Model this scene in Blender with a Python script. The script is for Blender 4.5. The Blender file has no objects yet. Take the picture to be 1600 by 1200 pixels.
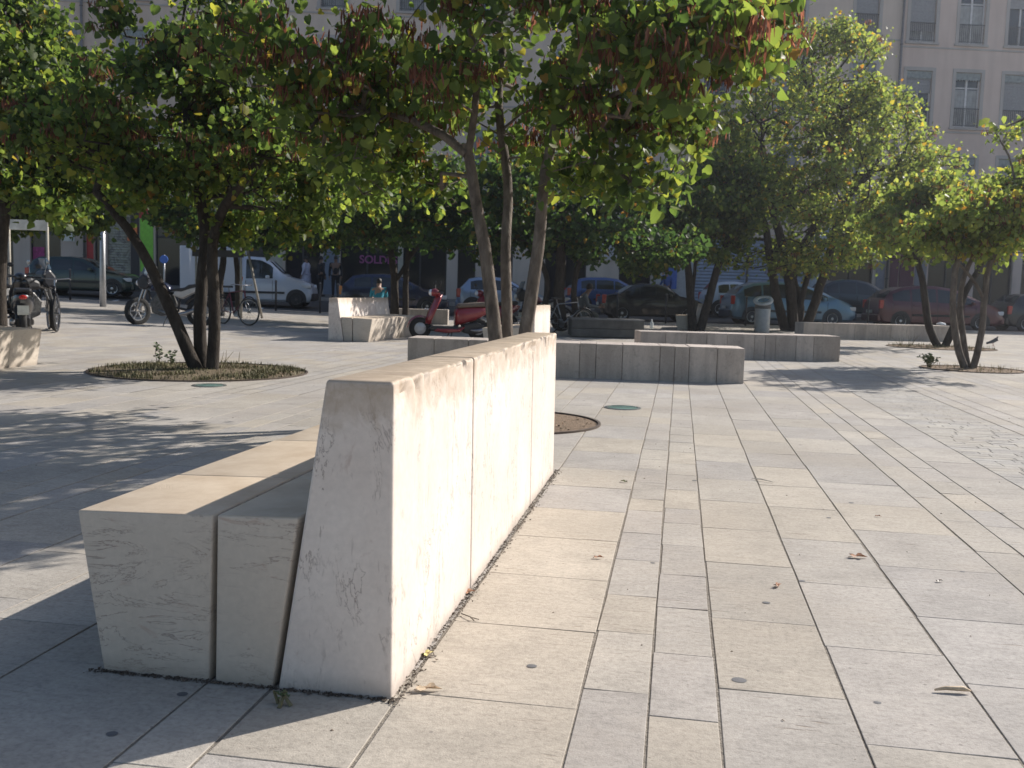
import bpy, bmesh, math, random
import numpy as np
from mathutils import Vector, Matrix, noise
from math import radians as R, sin, cos, tan, pi

SC = bpy.context.scene
# ------------------------------------------------------------------ camera
# world frame: +Y runs along the paving strips, +X across them, camera stands over the origin
FPX, PITCH, ROLL, YAW, CAMH = 1525.0, 0.0948866, 0.0282445, 0.167419, 1.10
cp, sp_, cr, sr = cos(PITCH), sin(PITCH), cos(ROLL), sin(ROLL)

def cam2w(v):
    x, y, z = v
    return Vector((x*cos(YAW) - y*sin(YAW), x*sin(YAW) + y*cos(YAW), z))

RIGHT = cam2w((cr, sr*sp_, sr*cp))
UP = cam2w((-sr, cr*sp_, cr*cp))
FWD = cam2w((0, cp, -sp_))
cd = bpy.data.cameras.new('camera')
cd.sensor_width = 36.0
cd.lens = 36.0*FPX/1600.0
cd.clip_start = 0.05
cd.clip_end = 600
cd.dof.use_dof = True
cd.dof.focus_distance = 3.6
cd.dof.aperture_fstop = 9.0
cam = bpy.data.objects.new('camera', cd)
SC.collection.objects.link(cam)
m = Matrix((RIGHT, UP, -FWD)).transposed().to_4x4()
m.translation = Vector((0, 0, CAMH))
cam.matrix_world = m
SC.camera = cam

# ------------------------------------------------------------------ sky, sun, exposure
SUN_EL, SUN_AZ = R(34), R(45)           # azimuth measured from +Y towards +X
W = bpy.data.worlds.new('World')
SC.world = W
W.use_nodes = True
nt = W.node_tree
bgn = nt.nodes['Background']
sky = nt.nodes.new('ShaderNodeTexSky')
sky.sky_type = 'NISHITA'
sky.sun_disc = False
sky.sun_elevation = SUN_EL
sky.sun_rotation = SUN_AZ
sky.air_density = 1.0
sky.dust_density = 1.5
nt.links.new(sky.outputs[0], bgn.inputs[0])
bgn.inputs[1].default_value = 0.085
sl = bpy.data.lights.new('sun', 'SUN')
sl.energy = 4.4
sl.angle = R(0.53)
sl.color = (1.0, 0.94, 0.865)
sun = bpy.data.objects.new('sun', sl)
SC.collection.objects.link(sun)
sd = Vector((sin(SUN_AZ)*cos(SUN_EL), cos(SUN_AZ)*cos(SUN_EL), sin(SUN_EL)))
sun.rotation_euler = sd.to_track_quat('Z', 'Y').to_euler()
SC.view_settings.view_transform = 'Standard'
SC.view_settings.look = 'None'
SC.view_settings.gamma = 1.0
SC.view_settings.exposure = 0.64
SC.cycles.max_bounces = 7
SC.cycles.diffuse_bounces = 3
SC.cycles.transmission_bounces = 4
SC.cycles.transparent_max_bounces = 8
SC.cycles.caustics_reflective = False
SC.cycles.caustics_refractive = False
SC.cycles.sample_clamp_indirect = 6

rnd = random.Random(7)
COL = SC.collection

# ------------------------------------------------------------------ helpers: places
ST = R(13.6)                            # the street and its house fronts
U = Vector((cos(ST), sin(ST), 0))
V = Vector((-sin(ST), cos(ST), 0))

def sstep(x, a, b):
    t = min(1, max(0, (x-a)/(b-a)))
    return t*t*(3-2*t)

def gz(x, y):
    """height of the gently rising ground"""
    s = x*U.x + y*U.y
    w = x*V.x + y*V.y
    q = -(s+3)
    q = q if q > 6 else math.log(1+math.exp(q))
    q = min(q, 26)
    up = w-31.5
    up = 0.04*(up if up > 8 else math.log(1+math.exp(2*up))/2)
    return 0.028*q*sstep(w, 9, 25) + up

def st(s, w, z=0.0):
    p = U*s + V*w
    return Vector((p.x, p.y, gz(p.x, p.y)+z))

def pt(px, py, D):
    """world point seen at photo pixel (px, py) at depth D metres"""
    u, v = (px-800)/FPX, (600-py)/FPX
    d = RIGHT*u + UP*v + FWD
    # depth measured horizontally along the view
    h = cam2w((0, 1, 0))
    return Vector((0, 0, CAMH)) + d*(D/d.dot(h))

def ground(px, D):
    """point of the ground under photo column px at depth D"""
    p = pt(px, 480, D)
    return Vector((p.x, p.y, gz(p.x, p.y)))

# ------------------------------------------------------------------ helpers: objects
def tag(o, label=None, cat=None, group=None, kind=None):
    if label: o['label'] = label
    if cat: o['category'] = cat
    if group: o['group'] = group
    if kind: o['kind'] = kind
    return o

def empty(name, loc=(0, 0, 0), rz=0.0, label=None, cat=None, group=None):
    o = bpy.data.objects.new(name, None)
    o.empty_display_size = 0.2
    o.location = loc
    o.rotation_euler = (0, 0, rz)
    COL.objects.link(o)
    return tag(o, label, cat, group)

def link(name, me, mat=None, parent=None, smooth=False):
    o = bpy.data.objects.new(name, me)
    if mat is not None:
        for mm in (mat if isinstance(mat, (list, tuple)) else [mat]):
            me.materials.append(mm)
    COL.objects.link(o)
    if parent is not None:
        o.parent = parent
    if smooth:
        me.polygons.foreach_set('use_smooth', [True]*len(me.polygons))
    return o

def copy_tree(o, parent=None):
    c = o.copy()
    COL.objects.link(c)
    if parent is not None:
        c.parent = parent
    for ch in list(o.children):
        copy_tree(ch, c)
    return c

class MB:
    """collects simple shapes and links them as one mesh"""
    def __init__(s):
        s.v = []; s.f = []; s.mi = []
    def add(s, vs, fs, mi=0):
        o = len(s.v)
        s.v += [tuple(v) for v in vs]
        s.f += [tuple(i+o for i in f) for f in fs]
        s.mi += [mi]*len(fs)
        return s
    def box(s, x0, x1, y0, y1, z0, z1, mi=0, M=None):
        vs = [Vector(p) for p in ((x0,y0,z0),(x1,y0,z0),(x1,y1,z0),(x0,y1,z0),(x0,y0,z1),(x1,y0,z1),(x1,y1,z1),(x0,y1,z1))]
        if M: vs = [M @ v for v in vs]
        return s.add(vs, [(0,3,2,1),(4,5,6,7),(0,1,5,4),(1,2,6,5),(2,3,7,6),(3,0,4,7)], mi)
    def quad(s, a, b, c, d, mi=0):
        return s.add([a, b, c, d], [(0,1,2,3)], mi)
    def tube(s, pts, rad, n=8, mi=0, cap=True):
        pts = [Vector(p) for p in pts]
        if not isinstance(rad, (list, tuple)): rad = [rad]*len(pts)
        rings = []; prev = None
        for i, p in enumerate(pts):
            a = pts[max(0, i-1)]; b = pts[min(len(pts)-1, i+1)]
            t = (b-a)
            if t.length < 1e-9: t = Vector((0,0,1))
            t.normalize()
            if prev is None:
                e = t.orthogonal().normalized()
            else:
                e = prev - t*prev.dot(t)
                e = e.normalized() if e.length > 1e-6 else t.orthogonal().normalized()
            prev = e
            f = t.cross(e)
            rings.append([p + (e*cos(2*pi*k/n) + f*sin(2*pi*k/n))*rad[i] for k in range(n)])
        vs = [v for r in rings for v in r]
        fs = []
        for i in range(len(pts)-1):
            for k in range(n):
                k2 = (k+1) % n
                fs.append((i*n+k, i*n+k2, (i+1)*n+k2, (i+1)*n+k))
        if cap:
            fs.append(tuple(range(n-1, -1, -1)))
            fs.append(tuple((len(pts)-1)*n+k for k in range(n)))
        return s.add(vs, fs, mi)
    def lathe(s, prof, c=(0,0,0), axis='Z', n=24, mi=0, M=None):
        """prof: list of (radius, height)"""
        vs = []
        for r, h in prof:
            for k in range(n):
                a = 2*pi*k/n
                if axis == 'Z': p = Vector((r*cos(a), r*sin(a), h))
                elif axis == 'Y': p = Vector((r*cos(a), h, r*sin(a)))
                else: p = Vector((h, r*cos(a), r*sin(a)))
                if M: p = M @ p
                vs.append(p + Vector(c))
        fs = []
        for i in range(len(prof)-1):
            for k in range(n):
                k2 = (k+1) % n
                fs.append((i*n+k, i*n+k2, (i+1)*n+k2, (i+1)*n+k))
        return s.add(vs, fs, mi)
    def ball(s, c, rx, ry=None, rz=None, n=12, mi=0):
        ry = ry or rx; rz = rz or rx
        k = max(4, n//2)
        vs = []
        for i in range(k+1):
            th = pi*i/k
            rr = max(sin(th), 1e-3)
            for j in range(n):
                a = 2*pi*j/n
                vs.append((c[0]+rx*rr*cos(a), c[1]+ry*rr*sin(a), c[2]+rz*cos(th)))
        fs = []
        for i in range(k):
            for j in range(n):
                j2 = (j+1) % n
                fs.append((i*n+j, (i+1)*n+j, (i+1)*n+j2, i*n+j2))
        return s.add(vs, fs, mi)
    def prism(s, poly, y0, y1, mi=0, axis='Y'):
        """poly (a, b) extruded; axis Y: (x, z) along y; axis X: (y, z) along x; axis Z: (x, y) along z"""
        n = len(poly)
        def P(a, b, h):
            return (a, h, b) if axis == 'Y' else ((h, a, b) if axis == 'X' else (a, b, h))
        vs = [P(a, b, y0) for a, b in poly] + [P(a, b, y1) for a, b in poly]
        fs = [tuple(range(n-1, -1, -1)), tuple(range(n, 2*n))]
        fs += [(k, (k+1) % n, n+(k+1) % n, n+k) for k in range(n)]
        return s.add(vs, fs, mi)
    def mesh(s, name='m'):
        me = bpy.data.meshes.new(name)
        me.from_pydata(s.v, [], s.f)
        me.polygons.foreach_set('material_index', s.mi)
        me.validate()
        me.update()
        return me
    def build(s, name, mat, parent=None, smooth=False, bevel=0.0, fixn=True):
        me = s.mesh(name)
        if fixn or bevel:
            bm = bmesh.new(); bm.from_mesh(me)
            bmesh.ops.recalc_face_normals(bm, faces=bm.faces)
            if bevel:
                es = [e for e in bm.edges if len(e.link_faces) == 2 and e.calc_face_angle(0) > 0.5]
                bmesh.ops.bevel(bm, geom=es, offset=bevel, segments=2, profile=0.5, affect='EDGES')
            bm.to_mesh(me); bm.free()
        return link(name, me, mat, parent, smooth)

# ------------------------------------------------------------------ helpers: materials
class Mat:
    def __init__(s, name):
        s.m = bpy.data.materials.new(name)
        s.m.use_nodes = True
        s.t = s.m.node_tree
        s.b = s.t.nodes['Principled BSDF']
        s.out = s.t.nodes['Material Output']
    def n(s, typ, **kw):
        nd = s.t.nodes.new(typ)
        for k, v in kw.items():
            if k.startswith('i_'):
                nd.inputs[k[2:].replace('_', ' ')].default_value = v
            else:
                setattr(nd, k, v)
        return nd
    def l(s, a, b):
        s.t.links.new(a, b)
    def coord(s, scale=(1, 1, 1), kind='Object', rot=(0, 0, 0)):
        tc = s.n('ShaderNodeTexCoord')
        mp = s.n('ShaderNodeMapping')
        mp.inputs['Scale'].default_value = scale
        mp.inputs['Rotation'].default_value = rot
        s.l(tc.outputs[kind], mp.inputs['Vector'])
        return mp.outputs['Vector']
    def noise(s, scale, vec=None, detail=4, rough=0.55, dist=0.0):
        nd = s.n('ShaderNodeTexNoise')
        nd.inputs['Scale'].default_value = scale
        nd.inputs['Detail'].default_value = detail
        nd.inputs['Roughness'].default_value = rough
        nd.inputs['Distortion'].default_value = dist
        if vec is not None: s.l(vec, nd.inputs['Vector'])
        return nd.outputs['Fac']
    def voro(s, scale, vec=None, feature='F1', out='Distance'):
        nd = s.n('ShaderNodeTexVoronoi')
        nd.feature = feature
        nd.inputs['Scale'].default_value = scale
        if vec is not None: s.l(vec, nd.inputs['Vector'])
        return nd.outputs[out]
    def ramp(s, fac, stops):
        nd = s.n('ShaderNodeValToRGB')
        e = nd.color_ramp.elements
        while len(e) < len(stops): e.new(0.5)
        for k, (p, c) in enumerate(stops):
            e[k].position = p
            e[k].color = (*c, 1) if isinstance(c, (tuple, list)) else (c, c, c, 1)
        s.l(fac, nd.inputs['Fac'])
        return nd.outputs['Color']
    def mix(s, a, b, fac, mode='MIX'):
        nd = s.n('ShaderNodeMix', data_type='RGBA', blend_type=mode)
        for ix, v in ((6, a), (7, b), (0, fac)):
            sock = nd.inputs[ix]
            if isinstance(v, (int, float)): sock.default_value = v if ix == 0 else (v, v, v, 1)
            elif isinstance(v, (tuple, list)): sock.default_value = (*v, 1)[:4]
            else: s.l(v, sock)
        return nd.outputs[2]
    def math(s, op, a, b=0.0, c=None):
        nd = s.n('ShaderNodeMath', operation=op)
        for i, v in enumerate((a, b) if c is None else (a, b, c)):
            if isinstance(v, (int, float)): nd.inputs[i].default_value = v
            else: s.l(v, nd.inputs[i])
        return nd.outputs[0]
    def bump(s, h, strength=0.3, dist=0.01):
        nd = s.n('ShaderNodeBump')
        nd.inputs['Strength'].default_value = strength
        nd.inputs['Distance'].default_value = dist
        s.l(h, nd.inputs['Height'])
        s.l(nd.outputs['Normal'], s.b.inputs['Normal'])
    def col(s, c):
        if isinstance(c, (tuple, list)): s.b.inputs['Base Color'].default_value = (*c, 1)
        else: s.l(c, s.b.inputs['Base Color'])
        return s
    def set(s, rough=None, metal=None, spec=None, coat=None, alpha=None, trans=None):
        if rough is not None:
            if isinstance(rough, (int, float)): s.b.inputs['Roughness'].default_value = rough
            else: s.l(rough, s.b.inputs['Roughness'])
        if metal is not None: s.b.inputs['Metallic'].default_value = metal
        if spec is not None: s.b.inputs['Specular IOR Level'].default_value = spec
        if coat is not None: s.b.inputs['Coat Weight'].default_value = coat
        if alpha is not None: s.b.inputs['Alpha'].default_value = alpha
        if trans is not None: s.b.inputs['Transmission Weight'].default_value = trans
        return s

_pc = {}
def plain(name, c, rough=0.6, metal=0.0, coat=0.0, vary=0.12, scale=9.0):
    """simple material with a little mottling"""
    if name in _pc: return _pc[name]
    M = Mat(name)
    v = M.coord()
    f = M.noise(scale, v, 3)
    lo = tuple(x*(1-vary) for x in c); hi = tuple(min(1, x*(1+vary)) for x in c)
    M.col(M.ramp(f, [(0.3, lo), (0.7, hi)])).set(rough=rough, metal=metal, coat=coat)
    _pc[name] = M.m
    return M.m

def glass(name='car_glass', c=(0.02, 0.025, 0.03), rough=0.04):
    if name in _pc: return _pc[name]
    M = Mat(name)
    M.col(c).set(rough=rough, spec=0.8)
    _pc[name] = M.m
    return M.m

# ---- stone paving
def mat_paving():
    M = Mat('paving_stone')
    at = M.n('ShaderNodeAttribute', attribute_name='Col')
    v = M.coord()
    f1 = M.noise(3.2, v, 6, 0.65)
    f2 = M.noise(60, v, 5, 0.7)
    vs = M.coord((6, 60, 6))
    f3 = M.noise(1.0, vs, 3, 0.6, 0.6)
    c = M.mix(at.outputs['Color'], M.ramp(f1, [(0.25, 0.78), (0.75, 1.14)]), 1.0, 'MULTIPLY')
    c = M.mix(c, M.ramp(f2, [(0.28, 0.70), (0.5, 1.0), (0.75, 1.14)]), 0.9, 'MULTIPLY')
    c = M.mix(c, M.ramp(M.noise(14, M.coord((1, 2.2, 1)), 6, 0.75, .5), [(0.3, 0.80), (0.6, 1.05)]), 0.8, 'MULTIPLY')
    # brown veins and pits elongated across the strips
    pit = M.ramp(f3, [(0.60, 0.0), (0.68, 1.0)])
    patch = M.ramp(M.noise(2.2, v, 4, 0.6), [(0.48, 0.0), (0.62, 1.0)])
    pm = M.math('MULTIPLY', pit, patch)
    c = M.mix(c, (0.16, 0.12, 0.09), M.math('MULTIPLY', pm, 0.55))
    vo = M.voro(9, v)
    spots = M.ramp(vo, [(0.035, 1.0), (0.06, 0.0)])
    c = M.mix(c, (0.10, 0.09, 0.09), M.math('MULTIPLY', spots, 0.5))
    sp2 = M.math('MULTIPLY', M.ramp(M.voro(42, v), [(0.10, 1.0), (0.17, 0.0)]), M.ramp(M.noise(1.7, v, 4, .7), [(0.5, 0.0), (0.62, 1.0)]))
    c = M.mix(c, (0.12, 0.10, 0.085), M.math('MULTIPLY', sp2, 0.6))
    # old stains
    stain = M.ramp(M.noise(0.8, v, 7, 0.7), [(0.48, 0.0), (0.72, 1.0)])
    c = M.mix(c, (0.24, 0.205, 0.165), M.math('MULTIPLY', stain, 0.55))
    M.col(c).set(rough=0.85, spec=0.22)
    h = M.math('ADD', M.math('MULTIPLY', f2, 0.6), M.math('MULTIPLY', M.noise(190, v, 2), 0.5))
    h = M.math('SUBTRACT', h, M.math('MULTIPLY', pm, 0.7))
    M.bump(h, 0.55, 0.004)
    return M.m

def mat_bench(name, tint=(1, 1, 1), stain_top=True, seat=False):
    M = Mat(name)
    v = M.coord()
    f1 = M.noise(2.2, v, 5, 0.6)
    f2 = M.noise(45, v, 5, 0.65)
    base = M.ramp(f1, [(0.3, tuple(a*b for a, b in zip((0.64, 0.56, 0.50), tint))), (0.7, tuple(a*b for a, b in zip((0.74, 0.67, 0.61), tint)))])
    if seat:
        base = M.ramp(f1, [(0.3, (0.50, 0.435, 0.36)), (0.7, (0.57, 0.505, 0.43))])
    c = M.mix(base, M.ramp(f2, [(0.3, 0.90), (0.7, 1.06)]), 0.8, 'MULTIPLY')
    # veins: thin winding dark brown cracks and blots
    wv = M.coord((1.0, 1.0, 0.42) if not seat else (0.5, 0.5, 1.8))
    n1 = M.noise(6.5, wv, 6, 0.68, 0.7)
    vein = M.ramp(M.math('ABSOLUTE', M.math('SUBTRACT', n1, 0.5)), [(0.0, 1.0), (0.004, 0.7), (0.011, 0.0)])
    msk = M.ramp(M.noise(3.3, v, 3), [(0.44, 0.0), (0.54, 1.0)])
    vein = M.math('MULTIPLY', vein, msk)
    n2 = M.noise(11, wv, 4, 0.7, 1.2)
    blot = M.ramp(n2, [(0.62, 0.0), (0.74, 1.0)])
    c = M.mix(c, (0.36, 0.23, 0.18), M.math('MULTIPLY', blot, 0.5))
    c = M.mix(c, (0.22, 0.165, 0.145), M.math('MULTIPLY', vein, 0.72))
    ticks = M.ramp(M.noise(24, M.coord((1.6, 1.6, 0.5) if not seat else (0.4, 0.4, 2.6)), 3, 0.6, 0.8), [(0.62, 0.0), (0.70, 1.0)])
    c = M.mix(c, (0.33, 0.27, 0.24), M.math('MULTIPLY', ticks, 0.26 if seat else 0.36))
    # worn, dirty top faces and the stain that runs down from them
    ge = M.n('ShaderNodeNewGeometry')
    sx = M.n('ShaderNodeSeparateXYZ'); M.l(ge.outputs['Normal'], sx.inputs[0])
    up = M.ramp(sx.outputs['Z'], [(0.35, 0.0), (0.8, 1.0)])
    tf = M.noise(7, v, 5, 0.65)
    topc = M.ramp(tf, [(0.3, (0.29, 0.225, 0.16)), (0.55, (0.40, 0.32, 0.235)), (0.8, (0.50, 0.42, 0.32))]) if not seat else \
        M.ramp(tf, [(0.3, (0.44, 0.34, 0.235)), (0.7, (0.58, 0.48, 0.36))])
    tc = M.n('ShaderNodeTexCoord')
    so = M.n('ShaderNodeSeparateXYZ'); M.l(tc.outputs['Object'], so.inputs[0])
    if stain_top:
        edge = M.math('ADD', so.outputs['Z'], M.math('MULTIPLY', M.math('SUBTRACT', M.noise(6.5, v, 7, 0.72, .6), 0.5), 0.36))
        st_ = M.ramp(edge, [(0.72, 0.0), (0.77, 0.6), (0.84, 1.0)])
        st_ = M.math('MULTIPLY', st_, M.ramp(M.noise(22, v, 5, .7), [(0.3, 0.55), (0.6, 1.0)]))
        st_ = M.math('MULTIPLY', st_, M.ramp(sx.outputs['Y'], [(0.0, 1.0), (0.01, 1.0)]))
        c = M.mix(c, (0.40, 0.31, 0.225), M.math('MULTIPLY', st_, 0.85))
    low = M.ramp(M.math('ADD', so.outputs['Z'], M.math('MULTIPLY', M.noise(9, v, 4), 0.05)), [(0.03, 1.0), (0.085, 0.0)])
    c = M.mix(c, (0.26, 0.22, 0.18), M.math('MULTIPLY', low, 0.45))
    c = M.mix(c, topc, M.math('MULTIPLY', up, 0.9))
    M.col(c).set(rough=0.62, spec=0.4)
    M.bump(M.math('ADD', M.math('MULTIPLY', f2, 0.5), M.math('MULTIPLY', M.math('SUBTRACT', 1.0, vein), 0.5)), 0.35, 0.003)
    return M.m

def mat_wallstone(name, a=(0.45, 0.385, 0.335), b=(0.56, 0.485, 0.425)):
    M = Mat(name)
    v = M.coord()
    oi = M.n('ShaderNodeObjectInfo')
    f = M.noise(3, v, 6, 0.65)
    c = M.ramp(f, [(0.3, a), (0.7, b)])
    c = M.mix(c, M.ramp(M.noise(50, v, 4, 0.7), [(0.3, 0.85), (0.7, 1.08)]), 0.9, 'MULTIPLY')
    dr = M.noise(6, M.coord((1, 1, 0.15)), 4, 0.6)
    c = M.mix(c, M.ramp(dr, [(0.4, 0.74), (0.6, 1.0)]), 0.8, 'MULTIPLY')
    c = M.mix(c, M.ramp(M.noise(13, v, 5, .7, 1.0), [(0.55, 1.0), (0.72, 0.62)]), 0.7, 'MULTIPLY')
    c = M.mix(c, M.ramp(oi.outputs['Random'], [(0.0, 0.86), (1.0, 1.1)]), 1.0, 'MULTIPLY')
    M.col(c).set(rough=0.8)
    M.bump(M.noise(70, v, 4), 0.3, 0.004)
    return M.m

def mat_leaf(name, dark, mid, light, dry):
    M = Mat(name)
    at = M.n('ShaderNodeAttribute', attribute_name='rnd')
    f = at.outputs['Fac']
    c = M.ramp(f, [(0.0, dark), (0.55, mid), (0.90, light), (0.965, dry[0]), (1.0, dry[1])])
    v = M.coord()
    c = M.mix(c, M.ramp(M.noise(1.3, v, 3), [(0.3, 0.75), (0.7, 1.2)]), 1.0, 'MULTIPLY')
    d = M.n('ShaderNodeBsdfPrincipled')
    d.inputs['Roughness'].default_value = 0.5
    d.inputs['Specular IOR Level'].default_value = 0.32
    M.l(c, d.inputs['Base Color'])
    t = M.n('ShaderNodeBsdfTranslucent')
    tcx = M.mix(c, (2.1, 2.1, 1.0) if 'leaf' in name else (1.45, 1.15, 1.0), 1.0, 'MULTIPLY')
    M.l(tcx, t.inputs['Color'])
    mx = M.n('ShaderNodeMixShader')
    mx.inputs[0].default_value = 0.6
    M.l(d.outputs[0], mx.inputs[1]); M.l(t.outputs[0], mx.inputs[2])
    M.l(mx.outputs[0], M.out.inputs['Surface'])
    return M.m

def mat_bark(k=1.0, name='bark'):
    M = Mat(name)
    v = M.coord((1, 1, 0.35))
    f = M.noise(14, v, 6, 0.7, 0.4)
    c = M.ramp(f, [(0.3, (0.055, 0.045, 0.038)), (0.55, (0.13, 0.108, 0.09)), (0.75, (0.22, 0.19, 0.16))])
    pat = M.ramp(M.noise(2.6, M.coord(), 3), [(0.55, 0.0), (0.66, 1.0)])
    c = M.mix(c, (0.17, 0.14, 0.115), M.math('MULTIPLY', pat, 0.5))
    c = M.mix(c, (k, k, k), 1.0, 'MULTIPLY')
    M.col(c).set(rough=0.85, spec=0.2)
    M.bump(M.math('ADD', f, M.math('MULTIPLY', M.noise(40, v, 5, .7), .4)), 1.0, 0.03)
    return M.m

def mat_plaster(name, c0, c1):
    M = Mat(name)
    v = M.coord()
    f = M.noise(0.5, v, 5, 0.6)
    c = M.ramp(f, [(0.3, c0), (0.7, c1)])
    dr = M.noise(1.4, M.coord((1.2, 1.2, 0.12)), 4, 0.6)
    c = M.mix(c, M.ramp(dr, [(0.35, 0.86), (0.6, 1.0)]), 0.8, 'MULTIPLY')
    M.col(c).set(rough=0.9)
    M.bump(M.noise(25, v, 3), 0.15, 0.01)
    return M.m

def mat_soil(name, a, b):
    M = Mat(name)
    v = M.coord()
    f = M.noise(30, v, 6, 0.75)
    M.col(M.ramp(f, [(0.3, a), (0.7, b)])).set(rough=0.95)
    M.bump(M.noise(60, v, 5, 0.7), 1.0, 0.02)
    return M.m

PAVE = mat_paving()
BSTONE = mat_bench('bench_limestone')
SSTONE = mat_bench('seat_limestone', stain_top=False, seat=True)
WSTONE = mat_wallstone('low_wall_stone')
BARK = mat_bark(1.25)
BARK_SHADE = mat_bark(0.42, 'shaded_bark')  # same bark darkened in its colour to imitate trunks standing in shade
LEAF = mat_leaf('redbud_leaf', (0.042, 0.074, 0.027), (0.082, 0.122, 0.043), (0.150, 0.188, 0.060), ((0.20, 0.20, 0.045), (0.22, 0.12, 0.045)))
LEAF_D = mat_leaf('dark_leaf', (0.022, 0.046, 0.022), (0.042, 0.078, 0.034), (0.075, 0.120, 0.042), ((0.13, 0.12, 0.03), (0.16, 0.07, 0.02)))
LEAF_Y = mat_leaf('yellowing_lit_leaf', (0.09, 0.13, 0.05), (0.16, 0.205, 0.075), (0.25, 0.275, 0.10), ((0.32, 0.26, 0.05), (0.30, 0.14, 0.04)))  # yellowish leaves, also brightened in colour to imitate veiled backlight
POD = mat_leaf('seed_pod', (0.09, 0.045, 0.03), (0.16, 0.075, 0.05), (0.24, 0.115, 0.08), ((0.30, 0.16, 0.11), (0.14, 0.06, 0.045)))
SOIL = mat_soil('dry_soil', (0.10, 0.07, 0.045), (0.30, 0.21, 0.14))
SOIL_G = mat_soil('grassy_soil', (0.07, 0.055, 0.03), (0.20, 0.15, 0.09))
STEEL = plain('rusty_edging', (0.11, 0.085, 0.07), 0.6, 0.6)
BLACKP = plain('black_plastic', (0.018, 0.018, 0.02), 0.5)
RUBBER = plain('tyre_rubber', (0.02, 0.02, 0.02), 0.85)
CHROME = plain('chrome', (0.30, 0.30, 0.31), 0.3, 1.0)
ALLOY = plain('alloy_rim', (0.50, 0.51, 0.53), 0.3, 0.85)
GALV = plain('galvanised_steel', (0.42, 0.43, 0.45), 0.45, 0.7)
GLASS = glass()
REDL = plain('red_lens', (0.45, 0.02, 0.015), 0.15, coat=1.0)
WHL = plain('clear_lens', (0.62, 0.64, 0.68), 0.12, coat=1.0)
ORL = plain('orange_lens', (0.8, 0.25, 0.04), 0.15, coat=1.0)
# ================================================================== THE SETTING: ground
def uw(x, y):
    return x*U.x + y*U.y, x*V.x + y*V.y

KERB_W, ROAD_W1, FACADE_W = 34.5, 43.4, 47.0

gm = MB()
gm.quad((-400, -400, -0.6), (400, -400, -0.6), (400, 400, -0.6), (-400, 400, -0.6))
tag(gm.build('ground', plain('far_ground', (0.30, 0.28, 0.26), 0.9)), kind='structure')

def sheet(name, s0, s1, w0, w1, z, mat, step=1.0):
    ns = int((s1-s0)/step)+1; nw = max(2, int((w1-w0)/step)+1)
    vs = []; fs = []
    for i in range(ns+1):
        for j in range(nw+1):
            p = st(s0+(s1-s0)*i/ns, w0+(w1-w0)*j/nw, z)
            vs.append(p)
    for i in range(ns):
        for j in range(nw):
            a = i*(nw+1)+j
            fs.append((a, a+nw+1, a+nw+2, a+1))
    b = MB(); b.add(vs, fs)
    return tag(b.build(name, mat), kind='structure')

sheet('plaza_bed', -34, 44, -6, KERB_W, -0.0032, mat_soil('mortar', (0.20, 0.175, 0.145), (0.33, 0.295, 0.25)))
ASPH = Mat('asphalt')
_v = ASPH.coord()
ASPH.col(ASPH.mix(ASPH.ramp(ASPH.noise(0.7, _v, 5), [(0.3, (0.045, 0.045, 0.047)), (0.7, (0.075, 0.073, 0.072))]),
                  ASPH.ramp(ASPH.noise(90, _v, 3), [(0.3, 0.7), (0.7, 1.3)]), 1.0, 'MULTIPLY')).set(rough=0.85)
ASPH.bump(ASPH.noise(120, _v, 3), 0.5, 0.006)
sheet('road', -60, 60, KERB_W+0.1, ROAD_W1+0.2, -0.10, ASPH.m)
SIDEW = mat_wallstone('sidewalk_asphalt', (0.13, 0.125, 0.12), (0.18, 0.175, 0.165))
sheet('sidewalk', -60, 60, ROAD_W1+0.15, FACADE_W+1, 0.02, SIDEW)
for nm, w0, w1, z in (('plaza_kerb', KERB_W-0.02, KERB_W+0.18, 0.008), ('street_kerb', ROAD_W1, ROAD_W1+0.2, 0.028)):
    b = MB()
    s = -40.0
    while s < 46:
        e = s+0.99
        vs = [st(s, w0, -0.25), st(e, w0, -0.25), st(e, w1, -0.25), st(s, w1, -0.25), st(s, w0, z), st(e, w0, z), st(e, w1, z), st(s, w1, z)]
        b.add(vs, [(0,3,2,1),(4,5,6,7),(0,1,5,4),(1,2,6,5),(2,3,7,6),(3,0,4,7)])
        s += 1.0
    tag(b.build(nm, WSTONE), kind='structure')
b = MB()
for k in range(20):          # dashed parking bay marks
    s = -38 + k*5.2
    b.quad(st(s, KERB_W+2.3, -0.094), st(s+0.12, KERB_W+2.3, -0.094), st(s+0.12, KERB_W+0.3, -0.094), st(s, KERB_W+0.3, -0.094))
tag(b.build('road_marking', plain('road_paint', (0.7, 0.7, 0.68), 0.7)), kind='structure')

# tree pits: centre, radius
PITS = {
    'main': ((-1.37, 8.08), 0.74), 'left': (tuple(cam2w((-3.85, 12.0, 0)))[:2], 1.28),
    'right': (tuple(cam2w((7.75, 16.45, 0)))[:2], 0.80), 'right_far': (tuple(cam2w((10.6, 24.2, 0)))[:2], 1.25),
}
PITS = {k: ((p[0], p[1]), r) for k, (p, r) in PITS.items()}

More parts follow.
